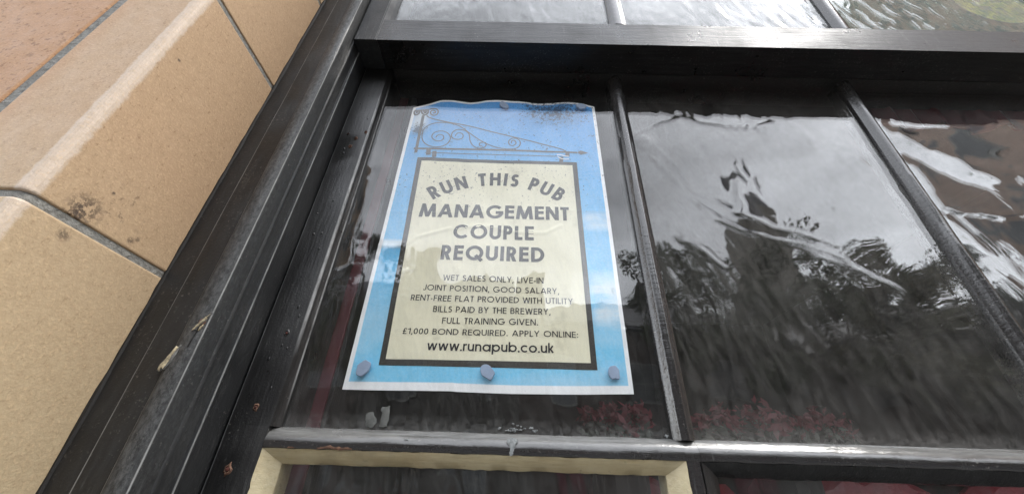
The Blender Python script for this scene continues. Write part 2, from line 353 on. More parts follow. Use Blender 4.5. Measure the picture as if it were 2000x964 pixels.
# ------------------------------------------------------------------ pub wall of terracotta blocks
wall = empty('pub_wall', 'cream glazed terracotta wall with grey mortar beside the dark window frame', 'wall')
RX, AY = -.339, -.198                                       # reveal plane and front plane
joints = [-1.30, -1.078, -.791, -.569, -.282, -.1305, .1565, .4450, .6660, .953, 1.174, 1.461, 1.683, 1.97, 2.3]
G = .0031
def lblock(z0, z1, front_x):
    prof = []
    r = .0065
    prof += [(RX, .10)]
    prof += [(RX - r + r*math.cos(a), AY + r - r*math.sin(a)) for a in [math.radians(x) for x in (0, 18, 36, 54, 72, 90)]]
    prof += [(front_x+.006, AY), (front_x+.002, AY+.0015), (front_x, AY+.006), (front_x, .10)]
    m = MB(); m.extrude(prof, 'z', z0+G, z1-G, 1); return m
for i in range(len(joints)-1):
    z0, z1 = joints[i], joints[i+1]
    fx = -.4205
    o = lblock(z0, z1, fx).build('terracotta_block', 'glazed_terracotta', wall, smooth=False, bevel=.0022)
    # outer blocks, larger and rougher
    xs = [fx-.009, -.95, -1.5, -2.1, -2.8] if i % 2 == 0 else [fx-.009, -1.2, -1.8, -2.4, -2.8]
for j0 in range(0, len(joints)-1, 1):
    z0, z1 = joints[j0], joints[j0+1]
    xs = [-.4278, -.98, -1.5, -2.1, -2.8] if j0 % 2 == 0 else [-.4278, -.80, -1.25, -1.9, -2.8]
    if .15 < z0 < .16: xs[1] = -.92
    for a, b in zip(xs, xs[1:]):
        m = MB(); m.box(b+G, a-.0, AY+.0005, .10, z0+G, z1-G); m.build('terracotta_block', 'rough_terracotta', wall, bevel=.0022)
m = MB(); m.extrude([(RX-.0014, .098)]+[(RX-.0014-.0065+.0065*math.cos(a), AY+.0020+.0065-.0065*math.sin(a)) for a in [math.radians(x) for x in (0, 22, 45, 68, 90)]]+[(-2.8, AY+.0020), (-2.8, .098)], 'z', -1.5, 2.3)
m.build('mortar', 'mortar', wall)
# the far jamb, mirrored, with its blocks, and the wall above and below the window
XR = 1.50
for i in range(len(joints)-1):
    m = MB(); m.box(XR+.07, XR+.60, AY, .10, joints[i]+G, joints[i+1]-G); m.build('terracotta_block', 'glazed_terracotta', wall, bevel=.006)
m = MB(); m.box(XR+.0735, XR+.597, AY+.0045, .098, -1.5, 2.3); m.build('mortar', 'mortar', wall)
for a in range(4):
    x0 = RX+(XR+.07-RX)*a/4; x1 = RX+(XR+.07-RX)*(a+1)/4
    m = MB(); m.box(x0+G, x1-G, AY, .10, 1.50, 1.95); m.build('terracotta_block', 'glazed_terracotta', wall, bevel=.006)
    m = MB(); m.box(x0+G, x1-G, AY, .10, -1.5, -.40); m.build('terracotta_block', 'glazed_terracotta', wall, bevel=.006)
m = MB(); m.box(RX+.003, XR+.067, AY+.0045, .098, 1.5005, 2.3); m.box(RX+.003, XR+.067, AY+.0045, .098, -1.5, -.4045); m.build('mortar', 'mortar', wall)

# ------------------------------------------------------------------ window frame
frame = empty('window_frame', 'dark grey painted timber window frame with worn stepped mouldings and chipped paint', 'window frame')
Z0, Z1 = -.34, 1.45
prof = [(-.3385, .06), (-.3385, -.0735), (-.3360, -.0752), (-.3150, -.0752), (-.3145, -.0766), (-.3138, -.0770), (-.2915, -.0772),
        (-.2900, -.0785), (-.2886, -.0803), (-.2850, -.0818), (-.2790, -.0822), (-.2735, -.0815), (-.2712, -.0797), (-.2706, -.0770),
        (-.2703, -.0600), (-.2690, -.0590), (-.2686, -.0570), (-.2690, -.0550), (-.2703, -.0540), (-.2705, -.0425), (-.2672, -.0415), (-.2666, -.0395), (-.2672, -.0375), (-.2690, -.0366), (-.2690, .06)]
m = MB(); m.extrude(prof, 'z', Z0, Z1, 40, .00025); m.build('outer_lining', 'frame_paint', frame, smooth=True)
# ragged dark strip along the gap between frame and terracotta
m = MB(); rings = []
for k in range(120):
    z = Z0+(Z1-Z0)*k/119; w = .0022+random.uniform(-.0008, .0016)
    rings.append([(-.3392, -.070, z), (-.3392, -.0745-w*.6, z), (-.3378+w*.4, -.0762-random.uniform(0, .0006), z), (-.3365+w*.5, -.0748, z), (-.3365, -.070, z)])
m.loft(rings); m.build('gap_strip', 'gap_dark', frame)
m = MB(); m.extrude([(XR+.07-(-.339-p[0])*-1 if 0 else XR-.27+(-.2690-p[0])+.3395, p[1]) for p in prof], 'z', Z0, Z1, 1); m.build('outer_lining', 'frame_paint', frame, smooth=True)
box_obj('frame_head', 'frame_paint', frame, -.2690, XR+.0695, -.080, .06, 1.4005, 1.4995)
m = MB(); m.extrude([(.06, -.34), (-.10, -.34), (-.255, -.375), (-.258, -.40), (-.25, -.4035), (.06, -.4035)], 'x', -.338, XR+.069, 1); m.build('window_sill', 'frame_paint', frame, bevel=.004)
# knocks in the paint
def pts(*a): return list(a)
flake([(-.2850, .0860), (-.2838, .0853), (-.2885, .0690), (-.2905, .0668), (-.2912, .0690), (-.2890, .0760)], -.0822, .0010, 'bare_wood', 'paint_chip', frame, seed=1, fray=.0010)
flake([(-.2688+-.0020, .1150), (-.2724, .1100), (-.2770, .1030), (-.2790, .1010), (-.2775, .1040), (-.2735, .1110)], -.0824, .0010, 'bare_wood', 'paint_chip', frame, seed=2, fray=.0010)
flake([(-.2738, .1040), (-.2715, .1060), (-.2745, .1005)], -.0822, .0007, 'bare_wood', 'paint_chip', frame, seed=3)
def hole(x, y, z, r, parent, seed, ring='rust_orange'):
    """a rusted nail head proud in a broken crater of paint"""
    rr = random.Random(seed); m = MB(); n = 14; R = [[], [], [], []]
    for i in range(n):
        a = 2*math.pi*i/n; q = r*rr.uniform(.75, 1.3)
        for k, (f, d) in enumerate(((1.25, .0002), (1.1, -.0006), (.8, -.0010), (.55, -.0002))):
            R[k].append((x+q*f*math.cos(a)*.8, y+d, z+q*f*math.sin(a)*1.15))
    m.loft(R, cap=True); o = m.build('nail_crater', ring, parent, smooth=True)
    m = MB(); R = [[(x+r*.42*s*math.cos(2*math.pi*i/9)*rr.uniform(.8, 1.2), y+d, z+r*.5*s*math.sin(2*math.pi*i/9)) for i in range(9)] for s, d in ((1, 0), (1, -.0011), (.6, -.0016))]
    m.loft(R); m.build('nail_head', 'rust', o, smooth=True)
hole(-.2745, -.0812, .1085, .0032, frame, 4)
simple('old_primer', (.16, .16, .15), .7, .5, 200)
for c_, y_, s_ in (([(-.2835, .0880), (-.2822, .0856), (-.2870, .0680), (-.2900, .0655), (-.2925, .0672), (-.2900, .0775)], -.0817, 5), ([(-.2690, .1165), (-.2715, .1095), (-.2765, .1015), (-.2800, .0998), (-.2785, .1050), (-.2740, .1125)], -.0821, 6)):
    flake(c_, y_, .0005, 'old_primer', 'primer_edge', frame, seed=s_, shrink=.95, fray=.0009)
flake([(-.2745, .1060), (-.2738, .1060), (-.2752, .0960), (-.2760, .0868), (-.2766, .0868), (-.2758, .0965)], -.0820, .0004, 'gap_dark', 'paint_crack', frame, seed=7, shrink=.9, fray=.0003)

# ------------------------------------------------------------------ lower sash
GB = .003                                                  # glass back face
low = empty('lower_sash', 'lower window sash in black paint with three large panes and thin glazing bars', 'window sash')
sprof = [(-.2664, .045), (-.2664, -.0105), (-.2652, -.0118), (-.2268, -.0121), (-.2256, -.0117), (-.2246, -.0098), (-.2238, -.0075), (-.2226, -.0050), (-.2206, -.0030), (-.2200, -.0010), (-.2200, .045)]
m = MB(); m.extrude(sprof, 'z', .0345, .64, 26, .00022); 
low_prof = [(-.2664, .045), (-.2664, -.0105), (-.2652, -.0118), (-.2268, -.0121), (-.2262, -.0117), (-.2262, .045)]
m.extrude(low_prof, 'z', -.338, .0345, 20, .0002)
m.build('stile', 'sash_paint', low, smooth=True)
XS = XR - .20
m = MB(); m.extrude([(XS-(p[0]+.2200), p[1]) for p in sprof], 'z', -.338, .64, 1); m.build('stile', 'sash_paint', low, smooth=True)
box_obj('meeting_rail', 'sash_paint', low, -.2195, XS-.0005, -.0119, .044, .5890, .639)
box_obj('bottom_rail', 'sash_paint', low, -.2255, XS-.0005, -.0119, .044, -.338, -.255, bevel=.002)
def vbar(x0, xt, name='glazing_bar'):
    m = MB(); rings = []
    prof = [(0, 0), (.0006, -.0030), (.0032, -.0048), (.0056, -.0080), (.0074, -.0096), (.0116, -.0100), (.0146, -.0096), (.0164, -.0080), (.0188, -.0048), (.0222, -.0030), (.0228, 0), (.0228, .02), (0, .02)]
    for k in range(25):
        z = .0335+(.5885-.0335)*k/24; xx = x0+xt*(z-.03)
        rings.append([(xx+p[0]+random.uniform(-1, 1)*.0002, p[1]+random.uniform(-1, 1)*.0002, z) for p in prof])
    m.loft(rings)
    xx = x0
    p2 = [(.0062, 0), (.0062, -.0098), (.0080, -.0112), (.0180, -.0112), (.0196, -.0098), (.0196, .02), (.0062, .02)]
    m.extrude([(xx+p[0], p[1]) for p in p2], 'z', -.2552, .0172, 12, .0002)
    return m.build(name, 'bar_paint', low, smooth=True)
B1, B2 = .1520, .5345
vbar(B1, 0.0); vbar(B2, .016)
# horizontal bar, one length per light
hprof = [(.020, .0352), (.0002, .0352), (-.0022, .0343), (-.0060, .0322), (-.0095, .0290), (-.0118, .0252), (-.0124, .0222), (-.0124, .0186), (-.0116, .0168), (.020, .0168)]
segs = [(-.2262, B1+.0060), (B1+.0198, B2+.0060), (B2+.0198, XS)]
for a, b in segs:
    m = MB(); m.extrude(hprof, 'x', a, b, 46, .00028); m.build('glazing_bar', 'bar_paint', low, smooth=True)
for b_ in (B1, B2):
    m = MB(); m.extrude([(p[0]+.0004, p[1]-.0002) for p in hprof], 'x', b_+.0058, b_+.0200, 1); m.build('bar_joint', 'bar_paint', low, smooth=True)
# beading round the small lower lights: sloping from the bar face in to the glass
def beading(x0, x1, mat, jit=.00055):
    z1, zi, zb = .0167, .0050, -.2540; yf, yg = -.0113, -.0004; w = .0165
    m = MB()
    def strip(A0, A1, B0, B1, n, ext):                       # front edge A, glass edge B, body behind
        rings = []
        for k in range(n+1):
            f = k/n; j = random.uniform(-jit, jit) if 0 < k < n else 0; j2 = random.uniform(-jit, jit) if 0 < k < n else 0
            a = [A0[i]+(A1[i]-A0[i])*f for i in range(3)]; b = [B0[i]+(B1[i]-B0[i])*f for i in range(3)]
            mid = [(a[i]+b[i])/2 for i in range(3)]; mid[1] -= .0016
            a[1] += j; b[0] += j2*ext[0]; b[2] += j2*ext[1]; a[0] += j*ext[0]; a[2] += j*ext[1]
            c = [b[0], .02, b[2]]; d = [a[0], .02, a[2]]
            rings.append([tuple(a), tuple(mid), tuple(b), tuple(c), tuple(d)])
        m.loft(rings)
    strip((x0, yf, z1), (x1, yf, z1), (x0+w, yg, zi), (x1-w, yg, zi), 50, (0, 1))
    strip((x0, yf, z1-.0001), (x0, yf, zb), (x0+w, yg, zi-.0001), (x0+w, yg, zb+w), 44, (1, 0))
    strip((x1, yf, z1-.0001), (x1, yf, zb), (x1-w, yg, zi-.0001), (x1-w, yg, zb+w), 44, (1, 0))
    strip((x0, yf, zb), (x1, yf, zb), (x0+w, yg, zb+w), (x1-w, yg, zb+w), 30, (0, 1))
    return m.build('beading', mat, low, smooth=True)
o = beading(-.2261, B1+.0061, 'cream_paint'); o['label'] = 'cream painted beading round the small lower pane'
beading(B1+.0197, B2+.0061, 'sash_paint'); beading(B2+.0197, XS-.0005, 'sash_paint')
def pane(x0, x1, z0, z1, mat, parent, y0=0., y1=GB):
    return box_obj('glass_pane', mat, parent, x0, x1, y0, y1, z0, z1)
pane(-.2215, B1+.004, .0335, .5895, 'glass_plain', low)
pane(B1+.019, B2+.004, .0335, .5895, 'glass_wavy', low)
pane(B2+.021, XS+.002, .0335, .5895, 'glass_pulled', low)
pane(-.2115, B1-.009, -.240, .0062, 'glass_lower', low)
pane(B1+.035, B2-.009, -.240, .0062, 'glass_lower', low)
pane(B2+.035, XS-.015, -.240, .0062, 'glass_lower', low)
# rust, nails and blisters on the stile
for k, (x, z, r) in enumerate([(-.2405, .1231, .0026), (-.2446, .0499, .0028), (-.2498, -.0008, .0034), (-.2544, .4275, .0022), (-.2408, .4192, .0024), (-.2447, .4020, .0026), (-.2290, .4328, .0022)]):
    hole(x, -.0120, z, r, low, 20+k, 'rust_orange' if k not in (0, 3) else 'sash_paint')
for k in range(16):
    x, z = random.uniform(-.262, -.232), random.uniform(.02, .52)
    hole_r = random.uniform(.0006, .0014); m = MB()
    m.loft([[(x+hole_r*s*math.cos(i), -.0119-d, z+hole_r*1.6*s*math.sin(i)) for i in [j*.7854 for j in range(8)]] for s, d in ((1.2, -.0003), (1, .0005), (.5, .0009))])
    m.build('paint_blister', 'sash_paint', low, smooth=True)
# bare wood where the black paint has lifted above the cream bead
flake([(-.1760, .0182), (-.1700, .0196), (-.1640, .0200), (-.1560, .0188), (-.1440, .0182), (-.1440, .0170), (-.1600, .0168), (-.1760, .0170)], -.0121, .0007, 'rust_orange', 'bare_patch', low, seed=8)
flake([(-.2030, .0178), (-.2000, .0186), (-.1970, .0178), (-.1980, .0168), (-.2020, .0168)], -.0121, .0006, 'rust_orange', 'bare_patch', low, seed=9)
flake([(-.0040, .0300), (.0030, .0310), (.0060, .0290), (.0030, .0215), (.0020, .0172), (-.0012, .0165), (-.0005, .0210)], -.0118, .0010, 'splash_white', 'white_splash', low, seed=10)
rs = random.Random(12)
for k in range(17):                                        # crusty white residue along the foot of the glass
    x = -.0125+.046*rs.random()**1.2; z = .0372+rs.random()*.0035+(.004*rs.random() if k % 5 == 0 else 0); r = rs.uniform(.0008, .0024)
    a = [(x+r*rs.uniform(.4, 1.6)*math.cos(t_*1.05), z+r*.42*rs.uniform(.3, 1.3)*math.sin(t_*1.05)) for t_ in range(6)]
    flake(a, -.0006, .0007, 'splash_white', 'white_splash', low, seed=30+k, shrink=.6, fray=.0009)
for k, (x, z, r) in enumerate([(-.0962, .0268, .0020), (.1485, .0375, .0024), (.1700, .0378, .0012)]):
    a = [(x+r*rs.uniform(.5, 1.2)*math.cos(t_*1.05), z+r*.6*rs.uniform(.5, 1.2)*math.sin(t_*1.05)) for t_ in range(6)]
    flake(a, -.0112 if k == 0 else -.0006, .0008, 'splash_white', 'white_splash', low, seed=60+k, shrink=.6, fray=.0009)

# ------------------------------------------------------------------ upper sash, proud of the lower one
up = empty('upper_sash', 'upper window sash overhanging the lower one with a flat grey bottom rail', 'window sash')
UZ0, UZ1, UYF = .5876, .6500, -.0640
m = MB(); rings = []
for k in range(40):
    x = -.2308+(XS+.0308-.0005)*k/39; j = random.uniform(-.0004, .0004)
    rings.append([(x, UYF, UZ0+j*.4), (x, UYF, UZ1-.0022+j), (x, UYF+.0015, UZ1-.0004+j), (x, UYF+.006, UZ1+.0004), (x, -.0135, UZ1+.0004), (x, -.0135, UZ0)])
m.loft(rings); m.build('bottom_rail', 'rail_paint', up)
m = MB(); m.extrude([(-.2680, -.0135), (-.2680, UYF+.0006), (-.2672, UYF-.0004), (-.2322, UYF-.0004), (-.2312, UYF+.0004), (-.2312, -.0135)], 'z', UZ0-.0002, UZ1, 2)
m.extrude([(-.2680, -.0135), (-.2680, UYF+.0006), (-.2672, UYF-.0004), (-.2322, UYF-.0004), (-.2250, UYF+.0060), (-.2195, UYF+.0095), (-.2190, -.0135)], 'z', UZ1, 1.3995, 10, .0002); m.build('stile', 'frame_paint', up)
m = MB(); m.extrude([(XS, -.0135), (XS, UYF+.008), (XS+.006, UYF), (XS+.049, UYF), (XS+.049, -.0135)], 'z', UZ0, 1.3995, 1); m.build('stile', 'frame_paint', up)
box_obj('top_rail', 'frame_paint', up, -.2188, XS-.0005, UYF, -.0136, 1.32, 1.3993)
for x0, xs_ in ((.1500, 0.), (.5290, .03)):
    m = MB(); rings = []
    for k in range(9):
        z = UZ1+.0008+(1.3195-UZ1-.0008)*k/8; x = x0+xs_*(z-.65)
        rings.append([(x+p[0], p[1], z) for p in [(0, -.0520), (0, -.0560), (.0060, -.0620), (.0080, -.0635), (.0190, -.0635), (.0215, -.0620), (.0285, -.0560), (.0285, -.0520), (.0285, -.030), (0, -.030)]])
    m.loft(rings); m.build('glazing_bar', 'bar_paint', up, smooth=True)
pane(-.2188, .152, UZ1-.004, 1.325, 'glass_upper', up, -.0540, -.0510)
pane(.175, .535, UZ1-.004, 1.325, 'glass_upper', up, -.0540, -.0510)
pane(.553, XS+.002, UZ1-.004, 1.325, 'glass_hammered', up, -.0540, -.0510)
flake([(.199, .5872), (.205, .5868), (.207, .5880), (.203, .5884)], -.0645, .0006, 'splash_white', 'white_splash', up, seed=60)

# ------------------------------------------------------------------ poster behind the left pane
SPOT = [(-.1745, .0715), (.1245, .0752)]
TOP = [(-.1757, .5150), (-.165, .5185), (-.1556, .5215), (-.1426, .5262), (-.1305, .5310), (-.1114, .5325), (-.0825, .5307), (-.0563, .5358), (-.0349, .5352), (-.0150, .5340), (0, .5346), (.0259, .5320), (.0569, .5325), (.0817, .5347), (.1064, .5332), (.1246, .5271)]
BOT = [(-.1745, .0716), (-.12, .0722), (-.064, .0731), (-.058, .0727), (-.045, .0725), (0.0, .0722), (.05, .0731), (.1247, .0756)]
def lerp(tab, x):
    if x <= tab[0][0]: return tab[0][1]
    for (a, b), (c, d) in zip(tab, tab[1:]):
        if x <= c: return b+(d-b)*(x-a)/(c-a)
    return tab[-1][1]
creases = [([(-.184, .2470), (-.1606, .2448), (-.1459, .2457), (-.1398, .2491), (-.1280, .2600), (-.1097, .2663), (-.0859, .2745)], .0007, .0022),
           ([(-.1758, .2346), (-.1621, .2198), (-.1449, .2056), (-.1354, .2102), (-.1230, .2136)], .0005, .0025),
           ([(-.0769, .2741), (-.0426, .2802), (-.0145, .2726), (.0132, .2702), (.0379, .2709), (.0577, .2833)], .0006, .0022),
           ([(-.176, .2990), (-.0583, .3015), (-.0014, .3060), (.0802, .3085), (.125, .3085)], .0003, .0016),
           ([(-.02, .49), (-.005, .512), (.012, .530)], .0006, .003), ([(-.06, .0735), (-.061, .082)], .0006, .0015)]
def segdist(px, pz, a, b):
    dx, dz = b[0]-a[0], b[1]-a[1]; t = max(0, min(1, ((px-a[0])*dx+(pz-a[1])*dz)/(dx*dx+dz*dz)))
    return math.hypot(px-a[0]-t*dx, pz-a[1]-t*dz)
def PY(x, z):
    """depth of the wavy sheet (it hangs 3 mm or so behind the glass)"""
    y = .0056+.0010*mnoise.noise((x*14, z*9, 1.7))+.0006*mnoise.noise((x*34, z*26, 5.1))
    y += .0014*max(0, (z-.47)/.06)*math.sin(x*60)
    for pl, am, wd in creases:
        d = min(segdist(x, z, p, q) for p, q in zip(pl, pl[1:]))
        if d < 4*wd: y -= 1.6*am*math.exp(-(d/wd)**2)
    return y
poster = empty('poster', 'blue and cream pub recruitment poster stuck inside the left window pane', 'poster')
NX, NZ = 130, 190
m = MB(); grid = []
for k in range(NZ+1):
    for i in range(NX+1):
        u = i/NX; v = k/NZ
        xb = -.1744+u*(.1247+.1744); xt = -.1757+u*(.1246+.1757)
        x = xb+(xt-xb)*v; z0 = lerp(BOT, x); z1 = lerp(TOP, x)
        z = z0+(z1-z0)*v; grid.append((x, PY(x, z), z))
back = [(p[0], p[1]+.0003, p[2]) for p in grid]
W1 = NX+1; N = len(grid)
fs = [(k*W1+i, k*W1+i+1, (k+1)*W1+i+1, (k+1)*W1+i) for k in range(NZ) for i in range(NX)]
rim = [i for i in range(W1)]+[k*W1+NX for k in range(1, NZ+1)]+[NZ*W1+i for i in range(NX-1, -1, -1)]+[k*W1 for k in range(NZ-1, 0, -1)]
bfs = [tuple(N+i for i in reversed(f)) for f in fs]
rfs = [(rim[i], rim[(i+1) % len(rim)], N+rim[(i+1) % len(rim)], N+rim[i]) for i in range(len(rim))]
m.add(grid+back, fs+bfs+rfs)
def specks(t, o, col, amt=1.):
    """black mould specks, thickest near the top edge right of the middle and by the left post"""
    x, y, z = t.xyz(o)
    def blob(cx, cz, rx, rz):
        a = t.math('DIVIDE', t.math('SUBTRACT', x, cx), rx); b = t.math('DIVIDE', t.math('SUBTRACT', z, cz), rz)
        return t.math('SUBTRACT', 1., t.math('SQRT', t.math('ADD', t.math('MULTIPLY', a, a), t.math('MULTIPLY', b, b))), clamp=True)
    f = t.math('ADD', t.math('MULTIPLY', blob(.058, .514, .075, .045), 1.), t.math('MULTIPLY', blob(-.158, .462, .018, .022), 1.1))
    f = t.math('ADD', t.math('ADD', f, t.math('MULTIPLY', blob(.02, .42, .22, .15), .13)), t.math('MULTIPLY', blob(-.1, .35, .10, .06), .16))
    n = t.noise(o, 240, 3, .6); n2 = t.noise(o, 720, 2, .5)
    th = t.math('MULTIPLY_ADD', f, -.23, .665)
    s = t.math('MAXIMUM', t.mr(t.math('SUBTRACT', n, th), 0, .035), t.mr(t.math('SUBTRACT', n2, t.math('ADD', th, .03)), 0, .04))
    s = t.math('MAXIMUM', t.math('MULTIPLY', s, t.mr(f, 0.01, .05)), t.math('MULTIPLY', t.math('MULTIPLY', t.mr(f, .12, .8), t.mr(t.noise(o, 45, 5, .7), .35, .65)), .55))
    return t.mix(t.math('MULTIPLY', s, .82*amt), col, c4(.025, .03, .045))
t = NT('poster_print'); o = t.obj()
x, y, z = t.xyz(o)
cn = t.noise(t.obj((9, 1, 26)), 1., 5, .6)
cm = t.math('MULTIPLY', t.mr(cn, .34, .50), t.math('MULTIPLY', t.mr(x, .082, .096), t.math('MAXIMUM', t.mr(t.math('ABSOLUTE', t.math('SUBTRACT', z, .178)), .042, .018, 0, .9), t.mr(t.math('ABSOLUTE', t.math('SUBTRACT', z, .292)), .018, .006, 0, .7))))
cm2 = t.math('MULTIPLY', t.mr(t.noise(t.obj((5, 1, 11), (0, 0, 0), (3, 0, 1)), 1., 3, .5), .50, .70), t.mr(z, .22, .08, 0, .6))
col = t.mix(t.mr(z, .53, .12), c4(.065, .34, .78), c4(.19, .60, .88))           # printed sky, paler towards the bottom
col = t.mix(t.math('MAXIMUM', cm, cm2), col, c4(.72, .80, .86))
wl = t.math('MULTIPLY', t.mr(t.math('ABSOLUTE', t.math('ADD', x, .160)), .020, .006), t.mr(t.math('ABSOLUTE', t.math('SUBTRACT', z, .486)), .034, .012))
col = t.mix(t.math('MULTIPLY', wl, .85), col, c4(.78, .84, .88))                 # bleached patch by the bracket post
wl2 = t.math('MULTIPLY', t.mr(t.math('ABSOLUTE', t.math('ADD', x, .158)), .020, .012), t.mr(t.math('ABSOLUTE', t.math('SUBTRACT', z, .249)), .008, .003))
col = t.mix(t.math('MULTIPLY', wl2, .8), col, c4(.80, .85, .88))
fb = t.noise(t.obj((1, 1, 1)), 420, 2, .6)
col = t.mix(t.mr(fb, .3, .7, 0, .14), col, c4(.9, .95, 1))
uvx = t.n('ShaderNodeUVMap').outputs[0]; ux, uy, _ = t.xyz(uvx)
ed = t.math('MINIMUM', t.math('MINIMUM', t.mr(ux, .0148, .0165), t.mr(ux, .9855, .9838)), t.math('MINIMUM', t.mr(uy, .0172, .0190), t.mr(uy, .9915, .9895)))
col = t.mix(ed, c4(.93, .93, .94), col)
col = specks(t, o, col)
t.bsdf(col, .75, t.bump(fb, .0002), Specular_IOR_Level=.2); M['poster_print'] = t.m
so = m.build('sheet', 'poster_print', poster, smooth=True)
uv = so.data.uv_layers.new(name='UVMap')
for lp in so.data.loops:
    vi = lp.vertex_index % N
    uv.data[lp.index].uv = ((vi % W1)/NX, (vi//W1)/NZ)
# printed panel and its dark border, each a hair above the sheet
LAY = .00022
def bil(c, u, v):                                           # corners bl br tr tl
    return ((c[0][0]*(1-u)+c[1][0]*u)*(1-v)+(c[3][0]*(1-u)+c[2][0]*u)*v, (c[0][1]*(1-u)+c[1][1]*u)*(1-v)+(c[3][1]*(1-u)+c[2][1]*u)*v)
def sheet(name, c, nx, nz, lay, mat):
    m = MB(); vs = []
    for k in range(nz+1):
        for i in range(nx+1):
            x, z = bil(c, i/nx, k/nz); vs.append((x, PY(x, z)-lay, z))
    m.add(vs, [(k*(nx+1)+i, k*(nx+1)+i+1, (k+1)*(nx+1)+i+1, (k+1)*(nx+1)+i) for k in range(nz) for i in range(nx)])
    return m.build(name, mat, poster, smooth=True)
t = NT('print_dark'); o = t.obj(); t.bsdf(t.mix(t.mr(t.noise(o, 500, 2), .3, .7), c4(.028, .025, .022), c4(.05, .046, .04)), .6, Specular_IOR_Level=.2); M['print_dark'] = t.m
simple('print_ink', (.030, .028, .030), .6, .2, 300, .0001, Specular_IOR_Level=.2)
simple('print_grey', (.10, .10, .105), .6, .15, 300, .0001, Specular_IOR_Level=.2)
simple('print_white', (.8, .83, .86), .6, .05)
t = NT('print_cream'); o = t.obj(); a = t.noise(o, 22, 4, .6); fb = t.noise(o, 420, 2, .6)
col = t.mix(t.mr(a, .3, .7), c4(.86, .81, .63), c4(.81, .765, .585))
st = t.math('MULTIPLY', t.mr(t.noise(t.obj((1, 1, 1), (0, 0, 0), (4, 0, 2)), 26, 5, .6), .60, .68), .30)
col = t.mix(st, col, c4(.40, .36, .24)); col = t.mix(t.mr(fb, .3, .7, 0, .12), col, c4(.85, .85, .75))
col = specks(t, o, col, .8); t.bsdf(col, .75, t.bump(fb, .0002), Specular_IOR_Level=.2); M['print_cream'] = t.m
sheet('printed_border', [(-.1424, .0971), (.0896, .0985), (.0868, .3978), (-.1498, .4007)], 110, 150, LAY, 'print_dark')
sheet('printed_panel', [(-.1362, .1037), (.0832, .1057), (.0800, .3914), (-.1426, .3936)], 110, 150, 2*LAY, 'print_cream')

